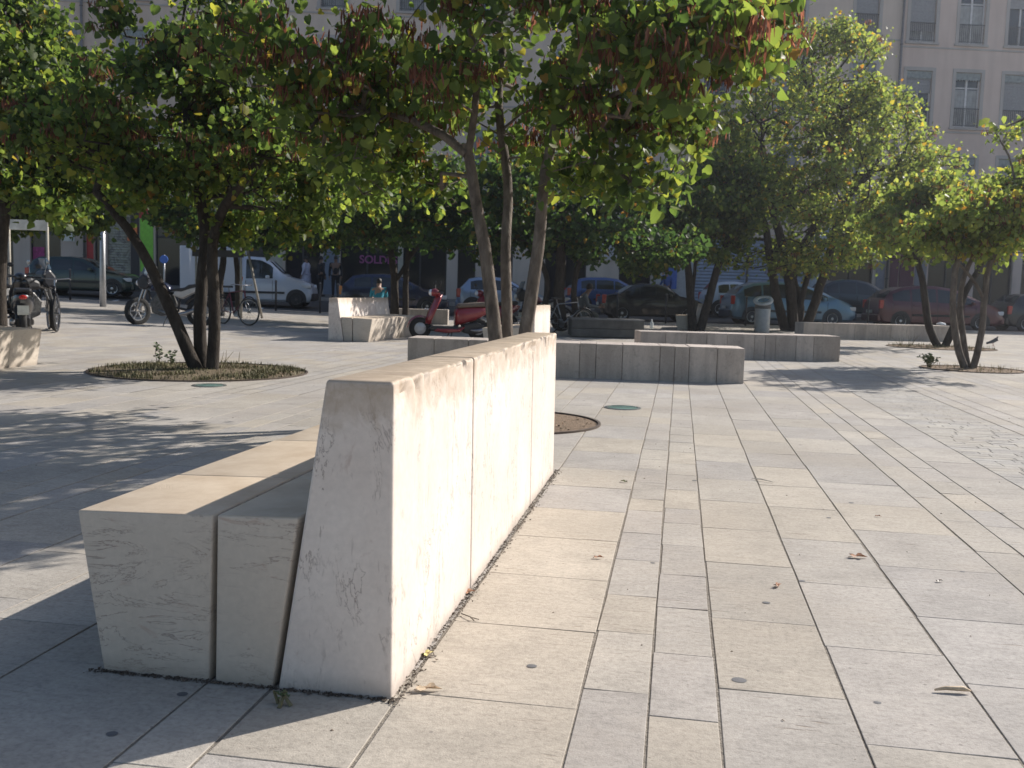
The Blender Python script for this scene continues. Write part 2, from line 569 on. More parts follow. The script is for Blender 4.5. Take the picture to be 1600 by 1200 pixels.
# ---- paving stones, one mesh, each stone its own tint
strips = [-1.80, -1.241, -1.054, -0.70, -0.222, -0.035, 0.150, 0.503, 0.865, 1.346, 1.538, 1.722, 2.086]
known = {-0.70: [2.498, 3.095, 3.68, 4.289, 4.888, 5.489], -0.222: [2.639, 3.12, 3.519, 4.008, 4.481, 4.963, 5.251, 5.731],
         -0.035: [2.503, 2.966, 3.417, 3.836, 4.299, 4.73, 5.064, 5.566, 6.042], 0.150: [2.731, 3.347, 4.07, 4.684, 5.328, 5.97],
         0.503: [2.459, 3.158, 3.866, 4.574, 5.269, 5.867], 0.865: [2.935, 3.543, 4.202, 4.846, 5.467, 6.087],
         1.346: [3.2, 3.85, 4.568, 5.188, 5.772, 6.343], -1.241: [1.35, 1.966, 2.55], -1.054: [1.4, 2.05, 2.65]}
pat = [0.46, 0.187, 0.187, 0.355, 0.36, 0.48, 0.19, 0.185, 0.365]
xr = [2.93, 3.12, 3.315, 3.66]
k = 0
while xr[-1] < 34:
    xr.append(xr[-1] + pat[k % 9]); k += 1
xl = [-1.80]
k = 3
while xl[-1] > -30:
    xl.append(xl[-1] - pat[k % 9]); k += 1
allx = sorted(set(xl[1:])) + strips
cols_ = [(0.385, 0.357, 0.327), (0.388, 0.36, 0.326), (0.40, 0.368, 0.324), (0.415, 0.375, 0.32), (0.375, 0.352, 0.328), (0.39, 0.362, 0.326)]
pv, pf, pc = [], [], []

def stone(x0, x1, y0, y1, base, near):
    for (cx, cy), r in PITS.values():
        if math.hypot((x0+x1)/2-cx, (y0+y1)/2-cy) < r - 0.25: return
    c = tuple(base[i]*(1+rnd.uniform(-0.07, 0.07)) for i in range(1)) * 3
    t = rnd.uniform(0.93, 1.07)
    c = tuple(b_*t for b_ in base)
    dz = [rnd.uniform(-0.0008, 0.0012) for _ in range(4)] if near else [0]*4
    P = [(x0, y0), (x1, y0), (x1, y1), (x0, y1)]
    o = len(pv)
    if near:
        j = [(rnd.uniform(-.0028, .0028), rnd.uniform(-.0015, .0015)) for _ in range(4)]
        e = 0.0016
        S_ = [(1, 1), (-1, 1), (-1, -1), (1, -1)]
        for (x, y), (a, b_) in zip(P, j): pv.append((x+a, y+b_, gz(x, y)-0.008))
        for (x, y), (a, b_), d in zip(P, j, dz): pv.append((x+a, y+b_, gz(x, y)-0.0010+d))
        for (x, y), (a, b_), d, (sx, sy) in zip(P, j, dz, S_): pv.append((x+a+e*sx, y+b_+e*sy, gz(x, y)+d))
        for q in range(4):
            q2 = (q+1) % 4
            pf.append((o+q, o+q2, o+4+q2, o+4+q))
            pf.append((o+4+q, o+4+q2, o+8+q2, o+8+q))
        pf.append((o+8, o+9, o+10, o+11))
        pc.extend([c]*12)
    else:
        for x, y in P: pv.append((x, y, gz(x, y)))
        pf.append((o, o+1, o+2, o+3))
        pc.extend([c]*4)

def lay(x0, x1, ys=None, small=False):
    y = -1.5
    tones = cols_
    ys = list(ys) if ys else []
    w = x1-x0
    if ys:
        y = ys[0]
        back = []
        while y > -1.5:
            y -= rnd.uniform(0.5, 0.7); back.append(y)
        ys = sorted(back) + ys
    else:
        ys = [y + rnd.uniform(0, .5)]
    while ys[-1] < 47:
        ys.append(ys[-1] + (rnd.uniform(0.36, 0.52) if w < 0.25 else rnd.uniform(0.55, 0.72)))
    gj = 0.0045
    for a, b_ in zip(ys[:-1], ys[1:]):
        s_, w_ = uw((x0+x1)/2, (a+b_)/2)
        s2, w2 = uw((x0+x1)/2, b_)
        if w2 > KERB_W-0.05 or w_ < -4 or s_ < -33 or s_ > 43: continue
        near = math.hypot((x0+x1)/2, a) < 10
        base = rnd.choice(tones)
        if x0 == -0.70 and b_ < 5: base = (0.43, 0.385, 0.325)  # slabs next to the bench painted warmer, imitating light bounced off it
        stone(x0+gj, x1-gj, a+0.0018, b_-0.0018, base, near)

for a, b_ in zip(allx[:-1], allx[1:]):
    lay(a, b_, known.get(round(a, 3)))
for a, b_ in zip(xr[:-1], xr[1:]):
    lay(a, b_)
# the band of small setts between x = 2.086 and 2.93 (and again further out)
def setts(x0, x1, y0, y1, L=0.105):
    y = y0
    while y < y1:
        x = x0+0.005
        while x < x1-0.06:
            l = rnd.uniform(0.14, 0.34)
            xe = min(x+l, x1-0.005)
            if x1-xe < 0.09: xe = x1-0.005
            near = math.hypot(x, y) < 10
            s_, w_ = uw(x, y+L)
            if w_ < KERB_W-0.05:
                stone(x, xe-0.005, y, y+L-0.005, rnd.choice([(0.38, 0.36, 0.33), (0.36, 0.345, 0.325), (0.40, 0.375, 0.335)]), near)
            x = xe
        y += L
setts(2.086, 2.93, -1, 33)
me = bpy.data.meshes.new('paving')
me.from_pydata(pv, [], pf)
at = me.color_attributes.new('Col', 'FLOAT_COLOR', 'POINT')
at.data.foreach_set('color', np.c_[np.array(pc, dtype=np.float32), np.ones(len(pc), dtype=np.float32)].ravel())
paving = tag(link('paving', me, PAVE), kind='structure')

# ---- tree pits
def pit(key, label, soil, ztop=0.022):
    (cx, cy), r = PITS[key]
    z0 = gz(cx, cy)
    e = empty('tree_pit', (cx, cy, z0), 0, label, 'tree pit', 'round tree pits set in the paving')
    b = MB(); vs = []; fs = []; n = 48
    rings = [0, .25, .5, .75, .93, 1.0]
    for i, q in enumerate(rings):
        for k in range(n):
            a = 2*pi*k/n
            x, y = r*q*cos(a), r*q*sin(a)
            h = 0.004 + ztop*(1-q)*1.2 + (noise.noise(Vector((x*9+cx, y*9, 3)))*0.012 if 0 < q < 1 else 0)
            vs.append((x, y, max(0.004, h) + gz(cx+x, cy+y) - z0))
    for i in range(len(rings)-1):
        for k in range(n):
            k2 = (k+1) % n
            fs.append((i*n+k, (i+1)*n+k, (i+1)*n+k2, i*n+k2))
    b.add(vs, fs)
    b.build('soil', soil, e, smooth=True)
    b = MB()
    prof = [(r, -0.03), (r, 0.016), (r+0.022, 0.016), (r+0.022, -0.03)]
    vs = []; fs = []
    for pr, h in prof:
        for k in range(64):
            a = 2*pi*k/64
            x, y = pr*cos(a), pr*sin(a)
            vs.append((x, y, h + gz(cx+x, cy+y) - z0))
    for i in range(3):
        for k in range(64):
            k2 = (k+1) % 64
            fs.append((i*64+k, i*64+k2, (i+1)*64+k2, (i+1)*64+k))
    b.add(vs, fs)
    b.build('edging', STEEL, e)
    # gravel and litter
    b = MB()
    for k in range(int(320*r*r)+60):
        a = rnd.uniform(0, 2*pi); q = r*math.sqrt(rnd.random())*0.98
        x, y = q*cos(a), q*sin(a)
        s_ = rnd.uniform(0.008, 0.022)
        zc = gz(cx+x, cy+y)-z0 + 0.008 + ztop*(1-q/r)
        vs = [(x+s_*rnd.uniform(-1, 1), y+s_*rnd.uniform(-1, 1), zc+s_*rnd.uniform(-.3, .7)) for _ in range(4)]
        b.add(vs, [(0,1,2), (0,2,3), (0,3,1), (1,3,2)])
    tag(b.build('litter', plain('pit_litter', (0.28, 0.2, 0.13), 0.9, vary=0.5, scale=30), e), kind='stuff')
    return e

pit('main', 'small gravel pit with steel edging just past the far end of the near bench', SOIL)
pit('left', 'wide grassy pit under the dark three stemmed tree on the left', SOIL_G)
pit('right', 'small brown pit around the tree nearest the right edge', SOIL)
pit('right_far', 'wide pit in front of the farthest low wall, behind the right hand tree', SOIL)

def grass(name, key, n, h0, h1, label, cols=(0.10, 0.14, 0.03)):
    (cx, cy), r = PITS[key]
    b = MB()
    for k in range(n):
        a = rnd.uniform(0, 2*pi); q = r*math.sqrt(rnd.random())*0.99
        x, y = cx+q*cos(a), cy+q*sin(a)
        if noise.noise(Vector((x*2.1, y*2.1, 0))) < 0.02 and rnd.random() < .85: continue
        z = gz(x, y)+0.01
        h = rnd.uniform(h0, h1); t = rnd.uniform(0, 2*pi); le = rnd.uniform(0.1, 0.7)*h
        w_ = rnd.uniform(0.003, 0.006)
        dx, dy = cos(t)*w_, sin(t)*w_
        lx, ly = cos(t+1.2)*le, sin(t+1.2)*le
        b.add([(x-dx, y-dy, z), (x+dx, y+dy, z), (x+dx*.7+lx*.4, y+dy*.7+ly*.4, z+h*.6), (x-dx*.7+lx*.4, y-dy*.7+ly*.4, z+h*.6), (x+lx, y+ly, z+h)],
              [(0,1,2,3), (3,2,4)])
    o = b.build(name, plain('grass_'+key, cols, 0.7, vary=0.45, scale=6), fixn=False)
    return tag(o, label, 'grass', kind='stuff')
grass('grass', 'left', 9500, 0.012, 0.06, 'short green and dry grass in the wide left tree pit', (0.12, 0.11, 0.045))
grass('grass', 'right_far', 1100, 0.03, 0.10, 'sparse dry grass in the far right tree pit', (0.22, 0.20, 0.08))
grass('grass', 'right', 260, 0.03, 0.10, 'thin tufts of dry grass in the small right tree pit', (0.32, 0.26, 0.12))

def weed(px, D, h, n, label, leafy=True, sp=0.25):
    p = ground(px, D)
    e = empty('weed', p, rnd.uniform(0, 6), label, 'weed', 'weeds growing in the tree pits')
    s_ = MB(); l_ = MB()
    for i in range(n):
        a = rnd.uniform(0, 2*pi); t = rnd.uniform(0.1, 1)*sp
        top = Vector((cos(a)*t, sin(a)*t, h*rnd.uniform(0.65, 1)))
        mid = top*0.5 + Vector((rnd.uniform(-.03, .03), rnd.uniform(-.03, .03), 0.02))
        s_.tube([(cos(a)*.02, sin(a)*.02, 0), mid, top], [0.006, 0.004, 0.002], 5)
        if leafy:
            for k in range(16):
                f = rnd.uniform(0.3, 1)
                c = (mid.lerp(top, f*2-1) if f > .5 else Vector((0, 0, 0)).lerp(mid, f*2))
                d = Vector((rnd.uniform(-1, 1), rnd.uniform(-1, 1), rnd.uniform(-.2, .6))).normalized()*rnd.uniform(.03, .06)*min(1, h*5)
                q = d.orthogonal().normalized()*0.016*min(1, h*5)
                l_.add([c, c+d*.5+q, c+d, c+d*.5-q], [(0, 1, 2, 3)])
    s_.build('stem', plain('weed_stem', (0.16, 0.14, 0.07)), e)
    if leafy: l_.build('leaves', plain('weed_leaf', (0.08, 0.12, 0.04), vary=.3), e, fixn=False)
weed(247, 12.6, 0.34, 3, 'upright leafy weed left of the three dark stems', sp=.12)
weed(268, 12.4, 0.24, 3, 'shorter weed with a dark tuft beside the three dark stems', sp=.08)
weed(343, 12.2, 0.32, 4, 'bare forked sprig right of the three dark stems', False, .2)
weed(375, 12.4, 0.36, 1, 'single thin stalk at the right side of the grassy pit', False, .02)
weed(1458, 16.6, 0.26, 14, 'bushy little weed in the small right hand pit', sp=.28)
weed(1425, 24.3, 0.30, 6, 'pale dry weed in front of the farthest low wall', False, .3)
weed(1410, 24.6, 0.28, 5, 'thin dry stalks left of the pale dry weed', False, .3)

# ---- round glass lights set in the paving
def inset(px, py_d, label):
    p = ground(px, py_d)
    e = empty('ground_light', p, 0, label, 'ground light', 'round glass lights set in the paving')
    b = MB(); b.lathe([(0.0, 0.006), (0.145, 0.006), (0.15, 0.004)], n=40)
    b.build('lens', Mat('ground_light_glass').col((0.16, 0.27, 0.24)).set(rough=0.12, spec=0.8).m, e, smooth=True)
    b = MB(); b.lathe([(0.15, -0.01), (0.15, 0.009), (0.18, 0.007), (0.182, -0.01)], n=40)
    b.build('rim', plain('worn_steel', (0.22, 0.23, 0.22), 0.4, 0.8), e)
inset(979, 9.42, 'round glass ground light in the paving right of the near bench')
inset(327, 10.4, 'round glass ground light in front of the grassy tree pit')

# ================================================================== benches
def seg_block(prof, y0, y1, chip=False, seed=0, bevel=0.012, cuts=0.03):
    """stone block: profile (x, z) extruded along y, eased edges; chipped along its upper right edge"""
    bm = bmesh.new()
    n = len(prof)
    ny = max(1, int((y1-y0)/cuts)) if chip else 1
    A = [bm.verts.new((x, y0, z)) for x, z in prof]
    B = [bm.verts.new((x, y1, z)) for x, z in prof]
    bm.faces.new(A[::-1]); bm.faces.new(B)
    for k in range(n):
        bm.faces.new((A[k], A[(k+1) % n], B[(k+1) % n], B[k]))
    bmesh.ops.recalc_face_normals(bm, faces=bm.faces)
    es = [e for e in bm.edges if e.calc_face_angle(0) > 0.3 and max(v.co.z for v in e.verts) > 0.02]
    bmesh.ops.bevel(bm, geom=es, offset=bevel, segments=3, profile=0.5, affect='EDGES')
    if chip:
        for f in range(1, ny):
            y = y0+(y1-y0)*f/ny
            bmesh.ops.bisect_plane(bm, geom=bm.verts[:]+bm.edges[:]+bm.faces[:], plane_co=(0, y, 0), plane_no=(0, 1, 0))
        for zc in [max(z for x, z in prof)-q for q in (0.03, 0.06, 0.1)]:
            bmesh.ops.bisect_plane(bm, geom=bm.verts[:]+bm.edges[:]+bm.faces[:], plane_co=(0, 0, zc), plane_no=(0, 0, 1))
        zt = max(z for x, z in prof); xt = max(x for x, z in prof)
        for v in bm.verts:
            d = math.hypot(v.co.x-xt, (v.co.z-zt)*0.7)
            if d < 0.06:
                a = noise.noise(Vector((v.co.y*9+seed, 0, 5)))
                c = max(0, noise.noise(Vector((v.co.y*31+seed, 3, v.co.z*20)))-0.05)
                k = (1-d/0.06)
                v.co.x -= k*(0.006*a+0.075*c)
                v.co.z -= k*(0.005*a+0.055*c)
    me = bpy.data.meshes.new('block')
    bm.to_mesh(me); bm.free()
    for p in me.polygons: p.use_smooth = True
    me.set_sharp_from_angle(angle=R(40))
    return me

def make_bench(loc, rz, label, near=False, length=3.41):
    e = empty('stone_bench', loc, rz, label, 'bench', 'pale stone benches on the square')
    g = 0.004
    sc_ = length/3.41
    backs = [0, 1.012, 2.47, 3.41] if length > 3 else [0, 1.0, length]
    seats = [0, 0.555, 1.35, 2.15, 2.9, 3.41] if length > 3 else [0, 0.6, 1.3, length]
    for i, (a, b_) in enumerate(zip(backs[:-1], backs[1:])):
        me = seg_block([(-0.322, 0), (0, 0), (-0.008, 0.857), (-0.193, 0.855)], a+(g if i else 0), b_-(g if b_ < length else 0), near, i*7.3, 0.011 if near else 0.01)
        link('back_block', me, BSTONE, e)
    for i, (a, b_) in enumerate(zip(seats[:-1], seats[1:])):
        a2, b2 = a+(0.0012 if i else 0), b_-(0.0012 if b_ < length else 0)
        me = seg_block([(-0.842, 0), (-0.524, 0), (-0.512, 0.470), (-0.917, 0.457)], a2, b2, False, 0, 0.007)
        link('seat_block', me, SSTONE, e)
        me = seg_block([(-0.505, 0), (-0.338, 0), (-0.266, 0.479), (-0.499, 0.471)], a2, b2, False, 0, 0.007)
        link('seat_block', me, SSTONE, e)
    return e

make_bench((-0.717, 2.44, 0), 0, 'large pale stone bench in the foreground, tall sunlit back towards the right', True)
def gp(x, y): return (x, y, gz(x, y))
make_bench((-6.93, 22.1, gz(-6.9, 19.5)), pi, 'stone bench with dappled sunlit back, in front of the person in turquoise')
make_bench((-8.80, 11.1, gz(-8.4, 10)), pi, 'stone bench cut by the left edge, dappled shade on its side')
make_bench((-2.42, 16.5, gz(-2.4, 16.5)), 0, 'stone bench seen between the grey stems beside the red scooter', False, 2.0)
make_bench((0.80, 31.6, gz(.8, 31.6)), 0, 'farthest small stone bench with the dark forked tree in front of it', False, 2.0)

# ---- low walls of upright stone blocks
def low_wall(x0, y0, x1, y1, th, h, joints, label):
    """front face runs from (x0, y0) to (x1, y1)"""
    d = Vector((x1-x0, y1-y0, 0)); L = d.length; d.normalize()
    rz = math.atan2(d.y, d.x)
    z0 = gz((x0+x1)/2, (y0+y1)/2)
    e = empty('low_wall', (x0, y0, z0), rz, label, 'low wall', 'low walls of upright stone blocks')
    js = [0] + [j for j in sorted(joints) if 0.08 < j < L-0.08] + [L]
    for a, b_ in zip(js[:-1], js[1:]):
        m_ = MB()
        m_.box(a+(0.003 if a else 0), b_-(0.003 if b_ < L else 0), rnd.uniform(0, .004), th, -0.05, h+rnd.uniform(-.003, .003))
        m_.build('wall_block', WSTONE, e, bevel=0.004)
    m_ = MB(); m_.box(.03, L-.03, .03, th-.03, -.05, h-.02)
    m_.build('mortar_core', plain('dark_mortar', (0.16, 0.135, 0.11), .95), e)
    return e
def wj(x0, y0, x1, y1, xs):
    L = math.hypot(x1-x0, y1-y0)
    return [(x-x0)/(x1-x0)*L for x in xs]
allj = sorted(allx + xr)
low_wall(-3.50, 12.40, 0.845, 12.77, 0.66, 0.452, wj(-3.50, 12.4, .845, 12.77, [-3.15, -2.7, -2.45, -2.05, -1.6, -1.25, -1.04, -.70, -.222, -.035, .15, .503]),
         'nearest low wall of stone blocks, running behind the far end of the near bench')
low_wall(-0.66, 17.5, 2.87, 18.26, 0.66, 0.452, wj(-.66, 17.5, 2.87, 18.26, [-.222, .15, .503, .865, 1.346, 1.538, 1.722, 2.086, 2.4]),
         'middle low wall of stone blocks, in front of the grey litter bin')
low_wall(3.45, 28.4, 7.72, 29.7, 0.6, 0.452, wj(3.45, 28.4, 7.72, 29.7, [4.0, 4.9, 5.55, 5.95, 6.4, 6.62]),
         'farthest low wall, running in front of the blue and dark red cars')
# dark planked block
p = ground(948, 24.3)
e = empty('planked_seat', p, YAW+R(1.5), 'dark grey planked block seat behind the low walls', 'seat')
for k, (z0, z1) in enumerate(((0.02, 0.225), (0.232, 0.44))):
    b = MB(); b.box(-0.85, 0.95, 0, 1.1, z0, z1)
    b.build('plank_course', plain('weathered_wood', (0.10, 0.095, 0.085), 0.8, vary=.3, scale=4), e, bevel=.01)
b = MB()
for k in range(7):
    b.box(-0.86, 0.96, -0.01+k*0.16, 0.14+k*0.16, 0.443, 0.475)
b.build('top_planks', plain('weathered_wood_top', (0.16, 0.155, 0.15), 0.7, vary=.3, scale=4), e)
# ================================================================== trees
def np_mesh(name, verts, faces_list, attr=None):
    """verts (N,3); faces_list = list of (M,k) int arrays; attr per vertex float named rnd"""
    me = bpy.data.meshes.new(name)
    me.vertices.add(len(verts))
    me.vertices.foreach_set('co', np.asarray(verts, dtype=np.float32).ravel())
    loops = np.concatenate([f.ravel() for f in faces_list]).astype(np.int32)
    tot = np.concatenate([np.full(len(f), f.shape[1], dtype=np.int32) for f in faces_list])
    start = np.concatenate([[0], np.cumsum(tot)[:-1]]).astype(np.int32)
    me.loops.add(len(loops)); me.loops.foreach_set('vertex_index', loops)
    me.polygons.add(len(tot)); me.polygons.foreach_set('loop_start', start); me.polygons.foreach_set('loop_total', tot)
    if attr is not None:
        a = me.attributes.new('rnd', 'FLOAT', 'POINT')
        a.data.foreach_set('value', np.asarray(attr, dtype=np.float32))
    me.update(); me.validate()
    return me

HEART = np.array([(0, 0.0, 0), (0.30, -0.10, .05), (0.52, 0.12, .10), (0.50, 0.42, .08), (0.27, 0.78, .03), (0, 1.0, -.06),
                  (-0.27, 0.78, .03), (-0.50, 0.42, .08), (-0.52, 0.12, .10), (-0.30, -0.10, .05), (0, 0.42, -.06)], dtype=np.float32)
HEART_F = np.array([(10, i, (i+1) % 10) for i in range(10)], dtype=np.int32)
KITE = np.array([(0, -.02, 0), (0.50, 0.25, .07), (0.28, 0.75, .03), (0, 1.0, -.05), (-0.28, .75, .03), (-0.50, 0.25, .07)], dtype=np.float32)
KITE_F = np.array([(0, 1, 2), (0, 2, 3), (0, 3, 4), (0, 4, 5)], dtype=np.int32)

def leaf_mesh(name, pos, size, rg, shape, shape_f, droop=0.55):
    """hang leaves at the positions; tip mostly points down and outwards"""
    n = len(pos)
    tip = rg.normal(size=(n, 3)); tip[:, 2] = tip[:, 2]*0.6 - droop*1.7
    tip /= np.linalg.norm(tip, axis=1)[:, None]
    nr = rg.normal(size=(n, 3)); nr[:, 2] += 0.5
    nr -= tip*(nr*tip).sum(1)[:, None]
    nr /= np.linalg.norm(nr, axis=1)[:, None]
    sd_ = np.cross(tip, nr)
    sz = size*np.clip(rg.lognormal(-.12, .32, n), .35, 1.5)
    k = len(shape)
    fold = rg.uniform(0.3, 2.6, n)
    v = (pos[:, None, :] + sz[:, None, None]*(shape[None, :, 0, None]*sd_[:, None, :] + shape[None, :, 1, None]*tip[:, None, :]
         + (shape[None, :, 2]*fold[:, None])[:, :, None]*nr[:, None, :]))
    f = (np.arange(n)[:, None, None]*k + shape_f[None]).reshape(-1, 3)
    r = np.repeat(rg.random(n), k)
    return np_mesh(name, v.reshape(-1, 3), [f], r)

def pod_mesh(name, pos, size, rg):
    n = len(pos)
    out = []; rr = []
    P = np.array([(0, 0), (0.065, -.2), (0.08, -.6), (0.02, -1.0), (-.02, -1.0), (-0.08, -.6), (-0.065, -.2)], dtype=np.float32)
    a = rg.uniform(0, pi, n); sz = size*rg.uniform(0.7, 1.2, n)
    tilt = rg.normal(0, 0.25, (n, 2))
    x = P[None, :, 0]*np.cos(a)[:, None] + P[None, :, 1]*tilt[:, 0, None]
    y = P[None, :, 0]*np.sin(a)[:, None] + P[None, :, 1]*tilt[:, 1, None]
    z = np.broadcast_to(P[None, :, 1], x.shape)
    v = pos[:, None, :] + np.stack([x, y, z], -1)*sz[:, None, None]
    f = (np.arange(n)[:, None]*7 + np.arange(7)[None]).astype(np.int32)
    return np_mesh(name, v.reshape(-1, 3), [f], np.repeat(rg.random(n), 7))

D_LIGHT = 'nearest tree, three'
TREES = 'multi-stemmed trees on the square'
def make_tree(name, label, base, stems, blobs, seed, npts, nleaf, lsize, leafmat=LEAF, heart=False, pods=0, r0=0.06, depth=1.0,
              tips=None, step=0.30, poddist=None, leaf_r=0.22, group=TREES):
    """stems: list of (points, radius); blobs: (centre, (rx, ry, rz), weight) in world space"""
    rg = np.random.default_rng(seed)
    N = []; PA = []; RS = []
    base = Vector(base)
    for pts, r in stems:
        par = -1
        # resample with a little wobble
        dense = []
        for a, b_ in zip(pts[:-1], pts[1:]):
            L = (b_-a).length; k = max(1, int(L/0.18))
            for i in range(k):
                dense.append(a.lerp(b_, i/k))
        dense.append(pts[-1])
        for i in range(2):
            dense = [dense[0]] + [(dense[j-1]+dense[j]*2+dense[j+1])/4 for j in range(1, len(dense)-1)] + [dense[-1]]
        n = len(dense)
        for i, q in enumerate(dense):
            w = noise.noise_vector(q*2.2)*0.022
            N.append(q+w if i else q); PA.append(par); par = len(N)-1
            RS.append(r*(1-0.45*i/n))
    P0 = np.array([tuple(q) for q in N])
    nstem = len(N)
    # attraction points in the crown
    pts = []
    wsum = sum(b_[2] for b_ in blobs)
    for c, rr, w in blobs:
        m_ = int(npts*w/wsum)
        d = rg.normal(size=(m_, 3)); d /= np.linalg.norm(d, axis=1)[:, None]
        q = rg.random(m_)**(1/2.4)
        pts.append(np.array(tuple(c)) + d*q[:, None]*np.array(rr))
    pts = np.concatenate(pts)
    # keep a clumpy distribution
    fq, th = (1.5, -0.03) if depth < 1.2 else (1.1/depth**.5, -0.10)
    keep = np.array([noise.noise(Vector(p)*fq+Vector((seed, 0, 0))) > th for p in pts])
    pts = pts[keep]
    zlo = min(c[2]-rr[2] for c, rr, w in blobs)
    top = P0[np.array([i for i in range(nstem)])]
    d0 = np.linalg.norm(pts[:, None]-P0[None], axis=2).min(1)
    pts = pts[np.argsort(d0)]
    cap = nstem + len(pts)*8
    A = np.zeros((cap, 3)); A[:nstem] = P0
    pl = np.zeros(cap)
    for i in range(nstem): pl[i] = 0
    zst = P0[:, 2].max()
    parent = list(PA)
    cnt = nstem
    minz = P0[:, 2].min()
    block = np.zeros(cap)
    block[:nstem] = np.where(P0[:, 2] < minz + 0.45*(zst-minz), 6.0, 0.0)
    tipsn = []
    for p in pts:
        d = np.linalg.norm(A[:cnt]-p, axis=1) + 0.35*pl[:cnt] + block[:cnt]
        # branches leave upwards rather than downwards
        d = d + np.maximum(0, A[:cnt, 2]-p[2])*0.5
        j = int(np.argmin(d))
        a = A[j].copy(); L = np.linalg.norm(p-a)
        k = max(1, min(6, int(L/step)))
        prev = j
        sag = np.array([0, 0, 0.10*L])
        for i in range(1, k+1):
            t = i/k
            q = a+(p-a)*t + sag*math.sin(pi*t) + (rg.normal(0, 0.035*min(1, L), 3) if i < k else 0)
            A[cnt] = q; parent.append(prev); pl[cnt] = pl[prev] + L/k
            prev = cnt; cnt += 1
        tipsn.append(prev)
    A = A[:cnt]; parent = np.array(parent)
    # radii by the pipe model
    load = np.zeros(cnt); 
    for i in range(cnt-1, nstem-1, -1):
        load[i] += 1.0
        if parent[i] >= 0: load[parent[i]] += load[i]
    rad = np.zeros(cnt)
    tw = 0.0042*depth
    rad[nstem:] = np.minimum(tw*np.power(load[nstem:], 0.43), r0*0.6)
    rad[:nstem] = RS
    # tube mesh: one ring per node, frustum to its parent
    ns = np.where(np.arange(cnt) < nstem, 10, np.where(load > 14, 6, 4))
    V_ = []; F4 = []; F3 = []
    o = 0
    Aw = A
    for i in range(cnt):
        j = parent[i]
        if j < 0: continue
        a, b_ = Aw[j], Aw[i]
        t = b_-a; L = np.linalg.norm(t)
        if L < 1e-5: continue
        t = t/L
        e = np.cross(t, (0.3, 0.9, 0.2)); e /= np.linalg.norm(e)
        f = np.cross(t, e)
        n_ = 9 if i < nstem else (6 if load[i] > 14 else 4)
        an = np.arange(n_)*2*pi/n_
        ring = np.cos(an)[:, None]*e + np.sin(an)[:, None]*f
        ra = rad[j] if (j >= nstem or i < nstem) else min(rad[j], rad[i]*1.3)
        ra = min(ra, rad[i]*1.6)
        V_.append(a - t*rad[i]*0.25 + ring*ra); V_.append(b_ + ring*rad[i])
        k = np.arange(n_)
        F4.append(np.stack([o+k, o+(k+1) % n_, o+n_+(k+1) % n_, o+n_+k], 1))
        o += 2*n_
    e_ = empty(name, base, 0, label, 'tree', group)
    off = np.array(tuple(base))
    me = np_mesh('trunk', np.concatenate(V_)-off, [np.concatenate(F4)])
    link('trunk', me, BARK if D_LIGHT in label or 'right' in label else BARK_SHADE, e_, smooth=True)
    # leaves round the outer twigs
    outer = np.array([i for i in range(nstem, cnt) if load[i] <= 5])
    src = A[outer]; par = A[parent[outer]]
    pick = rg.integers(0, len(outer), nleaf)
    # whole sprays of leaves follow the same twig
    t = rg.random((nleaf, 1))
    lp = par[pick]*(1-t) + src[pick]*t + rg.normal(0, leaf_r*0.42, (nleaf, 3))*np.array([1, 1, 0.8])
    me = leaf_mesh('crown', lp-off, lsize, rg, HEART if heart else KITE, HEART_F if heart else KITE_F)
    link('crown', me, leafmat, e_)
    if pods:
        cl = rg.integers(0, len(outer), max(4, pods//13))
        if poddist is not None:
            ok = [c for c in cl if poddist(A[outer[c]])]
            cl = np.array(ok) if ok else cl
        k = rg.integers(0, len(cl), pods)
        pp = A[outer[cl[k]]] + rg.normal(0, 0.065, (pods, 3))*np.array([1, 1, 0.35])
        me = pod_mesh('seed_pods', pp-off, 0.105*max(1, lsize/0.1), rg)
        tag(link('seed_pods', me, POD, e_), kind='stuff')
    return e_

def S(D, r, *pts):
    """stem from photo pixels at depth D (a point may carry its own depth offset)"""
    return ([pt(p[0], p[1], D+(p[2] if len(p) > 2 else 0)) for p in pts], r)
def Bl(D, px, py, rx, ry, w=1.0, dz=0.0, rd=None):
    c = pt(px, py, D+dz)
    k = D/FPX
    rd = rd or (rx*k+ry*k)/2
    # radii along world x, y, z
    return (c, (rx*k, rd, ry*k), w)

